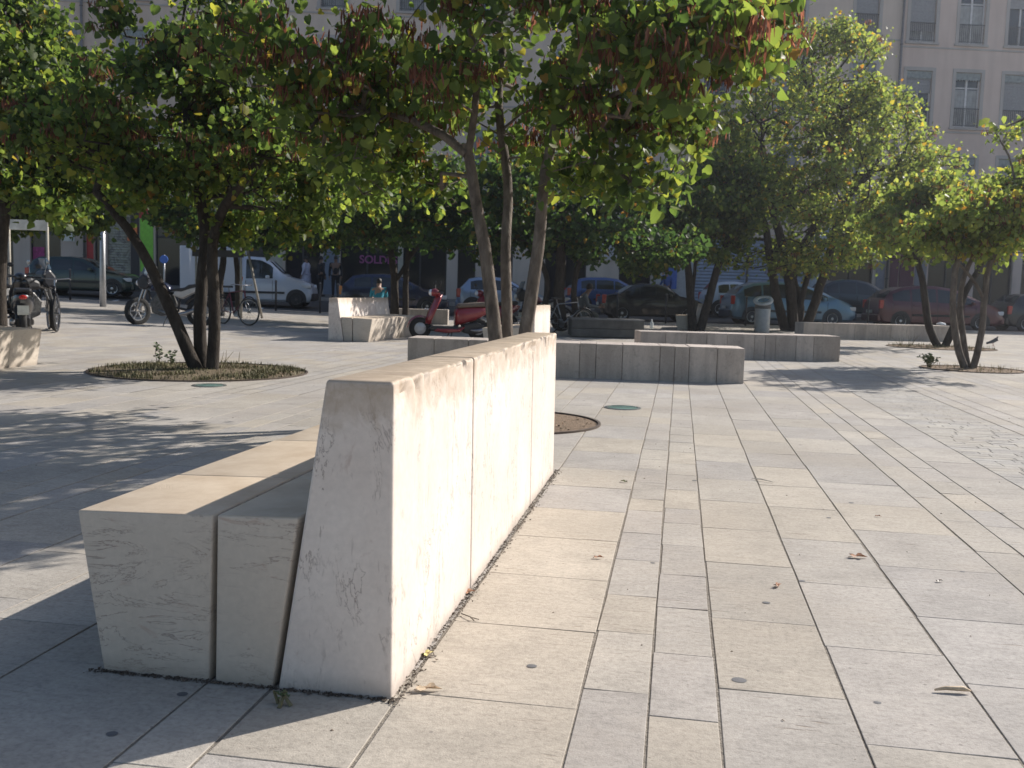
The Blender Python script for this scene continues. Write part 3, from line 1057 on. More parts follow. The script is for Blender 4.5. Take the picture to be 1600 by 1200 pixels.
# main tree behind the bench
b0 = pt(797, 662, 8.2); b0.z = 0
make_tree('redbud_tree', 'nearest tree, three grey stems rising just behind the far end of the bench', b0,
    [S(8.2, .070, (788, 668), (776, 525), (763, 420), (745, 310), (731, 238), (728, 225)),
     S(8.2, .040, (728, 240), (700, 208, .1), (655, 186, .15), (610, 172, .3), (560, 165, .4), (500, 180, .5)),
     S(8.2, .032, (732, 240), (745, 180, -.1), (746, 110, -.1), (748, 55, -.2), (725, 10, -.2), (690, -50, -.3)),
     S(8.2, .022, (748, 55, -.2), (775, 20, -.3), (810, -20, -.5), (850, -80, -.6)),
     S(8.2, .055, (796, 666, .12), (796, 560, .15), (790, 480, .15), (795, 430, .2), (781, 390, .25), (790, 350, .3), (800, 320, .4), (790, 250, .5), (775, 160, .6), (790, 60, .8)),
     S(8.2, .066, (803, 664, -.1), (820, 520, -.12), (836, 420, -.15), (846, 310, -.15), (856, 230, -.2), (872, 175, -.2), (884, 148, -.2)),
     S(8.2, .036, (884, 150, -.2), (925, 138, -.3), (980, 105, -.4), (1040, 88, -.5), (1100, 50, -.6)),
     S(8.2, .028, (880, 155, -.2), (900, 100, 0), (945, 45, .1), (965, -20, .2), (985, -90, .3)),
     S(8.2, .022, (850, 258, -.2), (890, 258, -.3), (925, 245, -.4), (962, 255, -.5), (985, 285, -.6), (1015, 305, -.7))],
    [Bl(8.4, 790, 90, 320, 150, 3.4, rd=1.9), Bl(8.8, 560, 150, 190, 115, 2.2, rd=1.3), Bl(8.2, 420, 60, 130, 90, 0.8, rd=.7), Bl(8.2, 1010, 120, 150, 110, 1.1, rd=0.9, dz=-.4), Bl(8.2, 1060, 60, 110, 65, .6, rd=.6, dz=-1.7),
     Bl(8.2, 640, 270, 130, 60, .7, rd=1.3, dz=1.0), Bl(8.2, 1130, 50, 90, 60, .5, rd=.6, dz=-1.2), Bl(8.2, 960, 270, 100, 45, 0.35, rd=.6, dz=-.4),
     Bl(8.2, 1060, 200, 70, 60, 0.3, rd=.5), Bl(8.2, 820, -130, 360, 130, 1.6, rd=1.2), Bl(8.2, 900, -170, 330, 120, 1.6, rd=1.3, dz=-1.0), Bl(8.2, 1160, -30, 110, 60, .5, rd=.6), Bl(8.2, 1190, 40, 50, 30, .2, rd=.35, dz=-.6), Bl(8.2, 760, -230, 300, 90, 1.0, rd=1.2, dz=-.4)],
    11, 1900, 14500, 0.072, LEAF, True, 9500, 0.06, 1.0, step=.22, leaf_r=.27, poddist=lambda p: p[2] > 2.35)

# dark three stemmed tree on the left
b0 = ground(322, 12.1)
make_tree('redbud_tree', 'dark tree with three stems in the wide grassy pit on the left', b0,
    [S(12.1, .085, (308, 580), (290, 540), (270, 495), (252, 452), (235, 410), (205, 360), (175, 325), (150, 300)),
     S(12.1, .085, (316, 582, .1), (310, 492, .15), (318, 410, .2), (323, 365, .2), (312, 310, .2), (300, 240, .2), (290, 150, .3), (280, 60, .3)),
     S(12.1, .080, (332, 580), (338, 480, 0), (332, 420, 0), (328, 385, 0), (332, 350), (352, 318, -.1), (385, 280, -.2), (420, 230, -.3), (450, 150, -.4))],
    [Bl(12.1, 250, 190, 230, 100, 3, rd=1.7), Bl(12.1, 400, 230, 150, 100, 1.8, rd=1.4), Bl(12.1, 290, 35, 130, 90, 1.7, rd=1.0), Bl(12.1, 300, 250, 130, 70, 1.0, rd=.8, dz=.9), Bl(12.1, 500, 305, 115, 50, 1.1, rd=1.0),
     Bl(12.1, 130, 230, 130, 80, 1.3, rd=1.1), Bl(12.1, 230, 290, 90, 40, .7, rd=1.0), Bl(12.1, 400, 350, 60, 40, .4, rd=.7), Bl(12.1, 360, 110, 130, 80, 1, rd=1), Bl(13.9, 430, 260, 110, 60, 1.0, rd=1.0), Bl(12.1, 270, 20, 90, 50, .4, rd=.7)],
    12, 1800, 20500, 0.072, LEAF, True, 7500, 0.085, 1.15, step=.28, leaf_r=.27, poddist=lambda p: p[2] > 2.5)

# tree at the left edge
b0 = ground(-5, 15.0)
make_tree('redbud_tree', 'pale green tree whose dark trunk stands at the very left edge', b0,
    [S(15, .12, (-3, 560), (-2, 450), (0, 380), (10, 300), (25, 220), (40, 130)),
     S(15, .07, (4, 400), (-30, 330), (-80, 260), (-120, 180)), S(15, .06, (8, 320), (50, 290), (95, 250), (120, 210))],
    [Bl(15, 40, 120, 100, 105, 3, rd=1.6), Bl(15, 20, 10, 65, 80, .8, rd=1), Bl(15, 70, 250, 110, 65, 1.6, rd=1.3), Bl(15, -90, 170, 110, 140, 1.5, rd=1.4), Bl(15, 95, 320, 50, 25, .4, rd=.6)],
    13, 900, 12500, 0.11, LEAF, False, 500, 0.09, 1.3, step=.35, leaf_r=.30)

# darker trees behind the main tree
make_tree('redbud_tree', 'dark green tree behind the nearest one, thick trunk by the grey bicycle', ground(875, 25.5),
    [S(25.5, .17, (876, 510), (872, 460), (878, 420), (874, 380), (880, 330)),
     S(25.5, .09, (905, 512), (895, 470), (900, 420), (925, 370)), S(25.5, .09, (846, 508), (858, 440), (840, 395), (800, 350))],
    [Bl(25.5, 800, 350, 190, 55, 3, rd=2.6), Bl(25.5, 960, 345, 130, 65, 2.2, rd=2.2), Bl(25.5, 870, 290, 200, 60, 2, rd=2.4), Bl(25.5, 700, 330, 100, 50, 1, rd=1.5), Bl(25.5, 1040, 370, 60, 40, .6, rd=1.1)],
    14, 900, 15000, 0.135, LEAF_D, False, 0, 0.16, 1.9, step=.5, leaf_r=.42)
make_tree('redbud_tree', 'dark crowned tree with two thin crossing trunks behind the dappled bench', ground(624, 28.5),
    [S(28.5, .13, (617, 497), (617, 440), (612, 400), (605, 350)), S(28.5, .10, (633, 497), (634, 450), (636, 410), (645, 360)),
     S(28.5, .07, (614, 445), (628, 425), (645, 395), (670, 360))],
    [Bl(28.5, 560, 340, 125, 50, 2.5, rd=2.4), Bl(28.5, 660, 320, 110, 60, 1.6, rd=2.2), Bl(28.5, 610, 270, 130, 50, 1.5, rd=2), Bl(28.5, 490, 365, 55, 28, .5, rd=1.2)],
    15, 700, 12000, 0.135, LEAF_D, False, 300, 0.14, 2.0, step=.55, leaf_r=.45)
make_tree('redbud_tree', 'forked tree standing against the farthest small bench', ground(1087, 31.0),
    [S(31, .15, (1082, 518), (1078, 450), (1073, 400), (1070, 350)), S(31, .15, (1093, 518), (1108, 465), (1122, 415), (1140, 370), (1150, 330)),
     S(31, .07, (1080, 480), (1086, 420), (1088, 370))],
    [Bl(31, 1085, 345, 105, 62, 3, rd=2.4), Bl(31, 1030, 330, 70, 60, 1.4, rd=1.8), Bl(31, 1130, 300, 70, 60, 1.2, rd=1.6), Bl(31, 1010, 400, 50, 25, .5, rd=1)],
    16, 750, 13500, 0.135, LEAF, False, 350, 0.15, 2.1, step=.55, leaf_r=.42)
make_tree('redbud_tree', 'tall spreading tree with five stems in front of the light blue car', ground(1245, 33.0),
    [S(33, .17, (1228, 519), (1212, 460), (1203, 405), (1196, 350), (1170, 300)), S(33, .19, (1240, 519), (1236, 460), (1228, 400), (1212, 345), (1200, 290), (1190, 220)),
     S(33, .16, (1248, 519, .3), (1250, 470, .3), (1236, 435, .3), (1258, 380, .3), (1290, 320, .3), (1300, 250, .3), (1290, 170)),
     S(33, .17, (1256, 519), (1275, 470), (1295, 400), (1304, 360), (1330, 300), (1370, 260)),
     S(33, .10, (1250, 480), (1262, 430), (1285, 385), (1340, 355), (1400, 330))],
    [Bl(33, 1295, 115, 115, 80, 2.2, rd=2.6), Bl(33, 1240, 235, 205, 100, 4.8, rd=4), Bl(33, 1260, 335, 180, 65, 3.0, rd=4), Bl(33, 1410, 290, 105, 80, 2.2, rd=2.6),
     Bl(33, 1140, 240, 75, 75, 1.3, rd=2), Bl(33, 1350, 180, 85, 75, 1.3, rd=2.2), Bl(33, 1130, 330, 60, 70, .8, rd=1.6), Bl(33, 1300, 55, 45, 28, .3, rd=.9), Bl(33, 1450, 330, 55, 60, .8, rd=1.6), Bl(33, 1240, 400, 150, 28, 1.1, rd=3)],
    17, 2600, 40000, 0.115, LEAF_Y, False, 6500, 0.19, 2.2, step=.6, leaf_r=.42)
make_tree('redbud_tree', 'slender tree with curved grey stems in the small right hand pit', ground(1515, 16.4),
    [S(16.4, .062, (1508, 577), (1494, 548), (1489, 500), (1489, 450), (1496, 405), (1510, 360), (1520, 320)),
     S(16.4, .055, (1513, 577, .1), (1505, 540, .15), (1502, 490, .2), (1498, 450, .3), (1520, 400, .3), (1550, 330, .3)),
     S(16.4, .060, (1520, 577), (1532, 535), (1539, 480), (1538, 430), (1556, 390), (1575, 350), (1590, 300)),
     S(16.4, .03, (1539, 470), (1528, 440), (1505, 418), (1480, 395)),
     S(16.4, .02, (1590, 300), (1585, 260), (1568, 228), (1555, 205))],
    [Bl(16.4, 1540, 340, 85, 65, 2.4, rd=1.2), Bl(16.4, 1610, 300, 70, 90, 1.8, rd=1.2), Bl(16.4, 1470, 360, 55, 38, .6, rd=.8), Bl(16.4, 1555, 212, 24, 22, .14, rd=.25), Bl(16.4, 1690, 230, 100, 100, 2.4, rd=1.3), Bl(16.4, 1600, 330, 90, 60, 1.2, rd=1.2, dz=1.0), Bl(16.4, 1590, 395, 45, 30, .4, rd=.6)],
    18, 760, 8600, 0.088, LEAF_Y, False, 2200, 0.062, 1.3, step=.35, leaf_r=.28)
make_tree('redbud_tree', 'tree with two low forking stems in front of the dark red car', ground(1462, 24.3),
    [S(24.3, .10, (1466, 543), (1450, 515), (1444, 460), (1438, 420), (1425, 380), (1410, 340)), S(24.3, .10, (1476, 543), (1494, 505), (1505, 460), (1530, 420), (1550, 380))],
    [Bl(24.3, 1420, 365, 85, 42, 2, rd=1.8), Bl(24.3, 1500, 335, 90, 60, 2, rd=1.8), Bl(24.3, 1440, 310, 60, 40, 1, rd=1.3)],
    19, 420, 6800, 0.115, LEAF_Y, False, 1500, 0.10, 1.8, step=.45, leaf_r=.38)
# trees nearer the street on the left
make_tree('redbud_tree', 'dark tree rising behind the grey motorbike near the street', ground(352, 29.5),
    [S(29.5, .13, (345, 500), (342, 450), (350, 400), (345, 350)), S(29.5, .10, (372, 500), (372, 440), (368, 390), (380, 340))],
    [Bl(29.5, 350, 330, 110, 55, 2, rd=2.2), Bl(29.5, 430, 350, 80, 38, 1.1, rd=1.6), Bl(29.5, 330, 250, 110, 60, 1.2, rd=2)],
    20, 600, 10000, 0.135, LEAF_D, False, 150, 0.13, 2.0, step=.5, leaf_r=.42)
make_tree('redbud_tree', 'pale leaved tree behind the white topped frame at the left', ground(60, 27),
    [S(27, .12, (-30, 500), (-20, 430), (10, 380), (50, 320)), S(27, .1, (-36, 500), (-50, 420), (-60, 330))],
    [Bl(27, 110, 300, 90, 50, 1.6, rd=2), Bl(27, 30, 280, 110, 50, 1.5, rd=2), Bl(27, 125, 345, 32, 22, .35, rd=.9), Bl(27, 20, 345, 60, 25, .5, rd=1)],
    21, 480, 8500, 0.135, LEAF, False, 0, 0.12, 1.9, step=.5, leaf_r=.42)
# ================================================================== house fronts
def fhit(px, py, w=FACADE_W):
    """street coordinates (s, z) of the house front seen at a photo pixel"""
    u, v = (px-800)/FPX, (600-py)/FPX
    d = RIGHT*u + UP*v + FWD
    k = w/d.dot(V)
    p = Vector((0, 0, CAMH)) + d*k
    return p.dot(U), p.z
GF = st(0, FACADE_W).z          # pavement height by the house fronts

FRAME_W = plain('window_frame_white', (0.62, 0.62, 0.63), 0.5)
FRAME_G = plain('window_frame_grey', (0.33, 0.34, 0.36), 0.5)
IRON = plain('iron_railing', (0.04, 0.045, 0.055), 0.5)
BLIND = plain('roller_blind', (0.25, 0.26, 0.28), 0.7)
AWN = plain('blind_valance', (0.22, 0.26, 0.27), 0.8, vary=.25)
CURT = plain('net_curtain', (0.30, 0.32, 0.33), 0.9, vary=.25, scale=4)
PANE = Mat('window_pane'); PANE.col((0.02, 0.035, 0.05)).set(rough=0.06, spec=0.7); PANE = PANE.m
STONE_TRIM = mat_plaster('stone_trim', (0.36, 0.34, 0.33), (0.43, 0.41, 0.40))

def facade(name, label, s0, s1, cols, rows, wmat, H, ww, bays, frame=FRAME_W):
    """cols: window centres (s); rows: (sill z, height); bays: (s a, s b, top z)"""
    o = st(s0, FACADE_W); o.z = 0
    e = empty(name, o, ST, label, 'building', 'old street fronts across the road')
    L = s1-s0
    ops = []
    for r, (zs, h) in enumerate(rows):
        for c in cols: ops.append((c-s0-ww/2, c-s0+ww/2, zs, zs+h))
    for a, b_, zt in bays: ops.append((a-s0, b_-s0, GF+0.05, zt))
    # wall cut by its openings, band by band
    b = MB()
    bands = [(-0.5, 5.0, [q for q in ops if q[3] <= 5.2])]
    z = 5.0
    for zs, h in rows:
        nz = zs+h+0.55
        bands.append((z, nz, [q for q in ops if abs(q[2]-zs) < .01])); z = nz
    bands.append((z, H, []))
    dep = 0.24
    for z0, z1, os_ in bands:
        xs = sorted(set([0, L] + [max(0, min(L, v)) for q in os_ for v in q[:2]]))
        zs = sorted(set([z0, z1] + [v for q in os_ for v in q[2:]]))
        for i in range(len(xs)-1):
            for j in range(len(zs)-1):
                cx, cz = (xs[i]+xs[i+1])/2, (zs[j]+zs[j+1])/2
                if any(q[0] < cx < q[1] and q[2] < cz < q[3] for q in os_): continue
                b.quad((xs[i], 0, zs[j]), (xs[i+1], 0, zs[j]), (xs[i+1], 0, zs[j+1]), (xs[i], 0, zs[j+1]))
        for a, c, lo, hi in os_:
            b.quad((a, 0, lo), (a, dep, lo), (a, dep, hi), (a, 0, hi))
            b.quad((c, 0, lo), (c, 0, hi), (c, dep, hi), (c, dep, lo))
            b.quad((a, 0, lo), (c, 0, lo), (c, dep, lo), (a, dep, lo))
            b.quad((a, 0, hi), (a, dep, hi), (c, dep, hi), (c, 0, hi))
    b.quad((0, 0, -.5), (0, 0, H), (0, 11, H), (0, 11, -.5)); b.quad((L, 0, -.5), (L, 11, -.5), (L, 11, H), (L, 0, H))
    b.quad((0, 11, -.5), (0, 11, H), (L, 11, H), (L, 11, -.5))
    b.build('wall', wmat, e, fixn=False)
    b = MB()
    b.prism([(-0.55, H), (-0.5, H+.12), (0, H+0.35), (5.5, H+1.2), (11, H+.35), (11.3, H)], -0.1, L+.1, axis='X')
    b.build('roof', plain('roof_tiles', (0.25, 0.12, 0.08), 0.8), e)
    b = MB()
    b.box(0.01, L-.01, -0.09, -0.003, 4.72, 4.95)
    for zs, h in rows: b.box(0.01, L-.01, -0.035, -0.002, zs-0.30, zs-0.22)
    b.box(0.01, L-.01, -0.32, -0.004, H-.35, H-.02)
    b.build('cornice', STONE_TRIM, e, bevel=.01)
    # windows
    rg = random.Random(int(s0*10)+5)
    for r, (zs, h) in enumerate(rows):
        for c in cols:
            x = c-s0
            wroot = bpy.data.objects.new('window', None)
            f = MB(); y = 0.16
            f.box(x-ww/2, x-ww/2+.06, y, y+.06, zs, zs+h); f.box(x+ww/2-.06, x+ww/2, y, y+.06, zs, zs+h)
            f.box(x-ww/2+.06, x+ww/2-.06, y, y+.06, zs, zs+.07); f.box(x-ww/2+.06, x+ww/2-.06, y, y+.06, zs+h-.07, zs+h)
            f.box(x-.045, x+.045, y-.012, y+.055, zs+.07, zs+h-.07)
            f.box(x-ww/2+.06, x-.045, y+.004, y+.05, zs+h*.72, zs+h*.72+.05); f.box(x+.045, x+ww/2-.06, y+.004, y+.05, zs+h*.72, zs+h*.72+.05)
            win = f.build('window', frame, e)
            g = MB(); g.quad((x-ww/2+.03, y+.03, zs+.03), (x+ww/2-.03, y+.03, zs+.03), (x+ww/2-.03, y+.03, zs+h-.03), (x-ww/2+.03, y+.03, zs+h-.03))
            g.build('pane', PANE, win, fixn=False)
            if rg.random() < .5:
                g = MB()
                for k in range(2):
                    xa = x-ww/2+.08 if k == 0 else x+.06
                    n = 7; wd = ww/2-.14
                    for i in range(n):
                        g.quad((xa+wd*i/n, y+.026-(i % 2)*.004, zs+.08), (xa+wd*(i+1)/n, y+.026-((i+1) % 2)*.004, zs+.08), (xa+wd*(i+1)/n, y+.026-((i+1) % 2)*.004, zs+h*.7), (xa+wd*i/n, y+.026-(i % 2)*.004, zs+h*.7))
                g.build('curtain', CURT, win, fixn=False)
            t = MB()                                   # surround and sill
            t.box(x-ww/2-.16, x-ww/2-.003, -0.03, -.002, zs-.02, zs+h+.16); t.box(x+ww/2+.003, x+ww/2+.16, -0.03, -.002, zs-.02, zs+h+.16)
            t.box(x-ww/2-.003, x+ww/2+.003, -0.034, -.003, zs+h+.003, zs+h+.17)
            t.box(x-ww/2-.2, x+ww/2+.2, -0.09, .0, zs-.12, zs-.022)
            t.build('sill', STONE_TRIM, win)
            v = MB()                                    # valance with a scalloped lower edge
            n = 9; zt = zs+h-.01; hv = 0.30
            pl_ = [(x-ww/2+.02, zt), (x-ww/2+.02, zt-hv)]
            for i in range(n):
                a = x-ww/2+.02 + (ww-.04)*(i+.5)/n; q = x-ww/2+.02 + (ww-.04)*(i+1)/n
                pl_ += [(a, zt-hv-.09), (q, zt-hv)]
            pl_ += [(x+ww/2-.02, zt)]
            v.prism(pl_, 0.03, 0.05)
            v.build('valance', AWN, win)
            q = rg.random()
            drop = 0 if q < .45 else (rg.uniform(.25, .5) if q < .85 else .8)
            if drop:
                v = MB(); k = int(drop*h/.07)
                for i in range(k):
                    za = zt-.05-.07*i
                    v.box(x-ww/2+.03, x+ww/2-.03, .085+(i % 2)*.012, .10+(i % 2)*.012, za-.066, za)
                v.build('blind', BLIND, win)
            ir = MB()
            ir.box(x-ww/2, x+ww/2, .0, .03, zs+.88, zs+.92); ir.box(x-ww/2, x+ww/2, .005, .025, zs+.08, zs+.10)
            for i in range(13):
                xa = x-ww/2+.05+(ww-.1)*i/12
                ir.box(xa-.008, xa+.008, .006, .022, zs+.101, zs+.879)
            ir.build('railing', IRON, win)
    return e

rowsA = [(5.72, 2.5), (9.66, 2.6), (13.62, 2.6)]
rowsB = [(6.1, 2.5), (10.0, 2.5), (13.9, 2.4)]
sA, _ = fhit(1402, 150)
sB, _ = fhit(372, 60)
colA = [fhit(1434, 160)[0] + 2.46*k for k in range(11)]
colB = [fhit(1351, 100)[0] - 3.62*k for k in range(9)]
colB = [c for c in colB if c > sB+1]
colC = [sB-1.6-3.1*k for k in range(8)]
PLA = mat_plaster('plaster_grey_beige', (0.55, 0.44, 0.39), (0.63, 0.52, 0.465))
PLB = mat_plaster('plaster_beige', (0.54, 0.45, 0.39), (0.62, 0.53, 0.46))
PLC = mat_plaster('plaster_ochre', (0.50, 0.41, 0.35), (0.58, 0.49, 0.42))

def G(px, y=455): return fhit(px, y)[0]
def bay(a, b_, zt=3.7): return (G(a), G(b_), GF+zt)
baysA = [bay(1448, 1508, 3.6), bay(1520, 1580, 3.6), bay(1594, 1650, 3.6)]
baysB = [bay(445, 500), bay(531, 697, 3.9), bay(714, 742), bay(765, 800), bay(850, 915), bay(966, 1016), bay(1085, 1262, 3.4), bay(1292, 1362, 3.6)]
baysC = [bay(-60, 22), bay(48, 96), bay(148, 165), bay(168, 204), bay(243, 300), bay(312, 368)]
bA = facade('apartment_building', 'right hand apartment front beyond the drainpipe, evenly spaced windows with blinds', sA, sA+30, colA, rowsA, PLA, 17.4, 1.28, baysA)
bB = facade('apartment_building', 'long beige apartment front in the middle with widely spaced windows over the shuttered shop', sB, sA, colB, rowsB, PLB, 17.5, 1.15, baysB, FRAME_G)
bC = facade('apartment_building', 'ochre apartment front at the far left with a red and green shop front', sB-26, sB, colC, rowsB, PLC, 17.3, 1.2, baysC, FRAME_G)

def drainpipe(s, label):
    o = st(s, FACADE_W-0.12); o.z = 0
    e = empty('drainpipe', o, ST, label, 'drainpipe', 'drainpipes on the house fronts')
    b = MB(); b.tube([(0, 0, GF), (0, 0, 17.0)], .06, 8)
    b.build('pipe', plain('zinc_pipe', (0.20, 0.19, 0.19), 0.5, .4), e, smooth=True)
    for k in range(6):
        b = MB(); b.lathe([(.062, 0), (.078, .005), (.078, .05), (.062, .055)], c=(0, 0, 2.2+2.8*k), n=10)
        b.build('bracket', plain('zinc_bracket', (0.13, 0.12, 0.12), 0.5, .4), e)
drainpipe(sA, 'dark drainpipe between the right hand and the middle apartment fronts')
drainpipe(fhit(129, 60)[0], 'drainpipe on the ochre apartment front at the left')
drainpipe(fhit(1183, 90)[0], 'drainpipe right of the middle of the long beige front')

# ---- shop fronts: parts of their building
def fp(bld, name, a, b_, z0, z1, mat, y0=0.12, y1=0.2, s_org=None, **kw):
    o = bld.location
    so = Vector(o).dot(U)
    m_ = MB(); m_.box(a-so, b_-so, y0, y1, GF+z0, GF+z1)
    return m_.build(name, mat, bld, **kw)
DARKG = Mat('shop_glass').col((0.015, 0.017, 0.022)).set(rough=0.08, spec=0.6).m
DARKI = plain('dark_shop_frame', (0.03, 0.03, 0.035), .5)
def shopglass(bld, a, b_, zt=3.6, n=2):
    A, B = G(a)+.01, G(b_)-.01
    f = fp(bld, 'shop_window', A, B, .06, zt, DARKG, .20, .22)
    so = Vector(bld.location).dot(U)
    m_ = MB()
    for k in range(n+1):
        x = A-so+(B-A)*k/n
        m_.box(max(A-so, x-.04), min(B-so, x+.04), .15, .198, GF+.06, GF+zt-.01)
    m_.box(A-so, B-so, .14, .149, GF+2.5, GF+2.6)
    m_.build('frame', DARKI, f)
def shutter(bld, a, b_, zt, mat, pitch=.11):
    A, B = G(a)+.01, G(b_)-.01
    so = Vector(bld.location).dot(U)
    m_ = MB(); n = int((zt-.06)/pitch)
    for i in range(n):
        z = GF+.06+i*pitch
        m_.add([(A-so, .15, z), (B-so, .15, z), (B-so, .12, z+pitch*.5), (A-so, .12, z+pitch*.5), (B-so, .15, z+pitch), (A-so, .15, z+pitch)], [(0, 1, 2, 3), (3, 2, 4, 5)])
    return m_.build('roller_shutter', mat, bld, fixn=False)
for a, b_ in ((1448, 1508), (1520, 1580), (1594, 1650)): shopglass(bA, a, b_)
shopglass(bB, 445, 500, n=2); shopglass(bB, 531, 697, 3.8, 4); shopglass(bB, 714, 742, n=1); shopglass(bB, 765, 800, n=1); shopglass(bB, 850, 915); shopglass(bB, 966, 1016); shopglass(bB, 1292, 1362, 3.5)
shutter(bB, 1085, 1262, 3.35, plain('blue_grey_shutter', (0.27, 0.32, 0.42), .45, .2, vary=.08), .16)
for a, b_ in ((-60, 22), (48, 96), (148, 165), (243, 300), (312, 368)): shopglass(bC, a, b_, n=1)
GRAF = Mat('graffiti_shutter')
_v = GRAF.coord((1, 1, 1))
_c = GRAF.ramp(GRAF.noise(2.0, _v, 4, .6, 1.5), [(0.3, (0.20, 0.19, 0.15)), (0.5, (0.40, 0.39, 0.32)), (0.62, (0.16, 0.15, 0.14)), (0.68, (0.36, 0.36, 0.30))])
GRAF.col(_c).set(rough=.6)
shutter(bC, 168, 204, 3.65, GRAF.m, .12)
fp(bC, 'shop_panel', G(137), G(147), .05, 3.5, plain('red_paint', (0.42, 0.03, 0.03), .5), -.05, -.004)
fp(bC, 'shop_panel', G(220), G(240), .9, 3.35, plain('lime_paint', (0.22, 0.55, 0.05), .5), -.05, -.004)
fp(bC, 'shop_panel', G(219), G(241), 3.36, 4.3, plain('red_paint', (0.42, 0.03, 0.03), .5), -.06, -.005)
fp(bC, 'shop_fascia', G(190), G(262), 4.32, 4.62, plain('crimson_fascia', (0.22, 0.02, 0.05), .6), -.35, -.005)
fp(bC, 'poster', G(50), G(68), .5, 1.9, plain('pink_poster', (0.32, 0.04, 0.16), .6, vary=.5), .18, .195)
fp(bC, 'poster', G(100), G(118), 2.2, 2.6, plain('white_paper', (0.6, 0.6, 0.56), .6), -.05, -.004)
fp(bC, 'shop_sign', G(201), G(216), 2.3, 3.05, plain('orange_sign', (0.75, 0.20, 0.06), .5), -.12, -.06)
fp(bB, 'shop_panel', G(424), G(441), .05, 3.9, plain('pale_pillar', (0.42, 0.39, 0.33), .8), -.05, -.004)
fp(bB, 'shop_panel', G(505), G(529), .05, 4.1, plain('slate_panel', (0.16, 0.19, 0.25), .6), -.05, -.004)
fp(bB, 'shop_panel', G(621), G(629), .05, 3.6, plain('pale_pillar', (0.42, 0.39, 0.33), .8), -.05, .12)
fp(bB, 'shop_panel', G(918), G(963), 2.1, 3.8, plain('white_board', (0.46, 0.46, 0.48), .6), -.05, -.004)
fp(bB, 'shop_panel', G(1019), G(1082), .05, 4.0, plain('light_wall', (0.40, 0.40, 0.41), .8), -.05, -.004)
fp(bB, 'notice', G(1042), G(1056), 1.9, 2.7, plain('red_notice', (0.35, 0.05, 0.08), .6), -.09, -.055)
fp(bB, 'notice', G(1042), G(1056), .8, 1.85, plain('blue_notice', (0.06, 0.13, 0.42), .6), -.09, -.055)
fp(bB, 'shop_panel', G(1264), G(1289), .05, 4.2, plain('pale_blue_pillar', (0.33, 0.38, 0.44), .7), -.05, -.004)
fp(bB, 'shop_fascia', G(1290), G(1364), 3.55, 3.75, plain('pale_green_light', (0.32, 0.52, 0.12), .5), -.12, -.004)
fp(bB, 'shop_sign', G(1298), G(1315), 2.75, 3.2, plain('green_sign', (0.16, 0.42, 0.10), .5), -.1, -.03)
fp(bB, 'shop_sign', G(1294), G(1310), 2.2, 2.6, plain('red_sign', (0.5, 0.05, 0.06), .5), -.1, -.03)
fp(bB, 'shop_sign', G(1312), G(1324), 2.4, 2.6, plain('white_sign', (0.6, 0.62, 0.62), .5), -.1, -.03)
fp(bB, 'shop_panel', G(1388), G(1401), .05, 4.2, plain('maroon_panel', (0.10, 0.03, 0.05), .6), -.05, -.004)
fp(bA, 'shop_panel', G(1403), G(1425), .05, 4.2, plain('maroon_panel', (0.10, 0.03, 0.05), .6), -.05, -.004)
fp(bA, 'shop_panel', G(1427), G(1445), .05, 4.1, plain('grey_pillar', (0.22, 0.22, 0.25), .8), -.05, -.004)
fp(bB, 'pillar', G(375), G(421), .05, 4.2, plain('dark_front', (0.05, 0.045, 0.045), .7), -.05, -.004)
fp(bB, 'pillar', G(1367), G(1380), .05, 4.2, plain('grey_pillar', (0.22, 0.22, 0.25), .8), -.05, -.004)
fp(bC, 'pillar', G(205), G(218), .05, 4.2, plain('dark_front', (0.05, 0.045, 0.045), .7), -.045, -.004)

def lettering(parent, text, x, z, size, mat, y=-.02, rx=pi/2):
    cu = bpy.data.curves.new('lettering', 'FONT')
    cu.body = text; cu.size = size; cu.extrude = 0.006; cu.offset = 0.012
    o = bpy.data.objects.new('lettering', cu)
    cu.materials.append(mat)
    COL.objects.link(o)
    bpy.context.view_layer.update()
    me = bpy.data.meshes.new_from_object(o)
    bpy.data.objects.remove(o)
    o = bpy.data.objects.new('lettering', me)
    COL.objects.link(o); o.parent = parent
    o.location = (x, y, z); o.rotation_euler = (rx, 0, 0)
    return o
so = Vector(bB.location).dot(U)
lettering(bB, 'SOLDES', G(561, 410)-so, fhit(575, 411)[1], .52, plain('pink_letters', (0.30, 0.07, 0.22), .5), .13)

# ================================================================== vehicles
def interp(P, x):
    if x <= P[0][0]: return P[0][1]
    for (a, za), (b_, zb) in zip(P[:-1], P[1:]):
        if x <= b_: return za+(zb-za)*(x-a)/(b_-a) if b_ > a else zb
    return P[-1][1]

def paint(name, c, metal=.35):
    if name in _pc: return _pc[name]
    M = Mat(name); M.col(c).set(rough=.32, metal=metal, coat=.8)
    _pc[name] = M.m
    return M.m

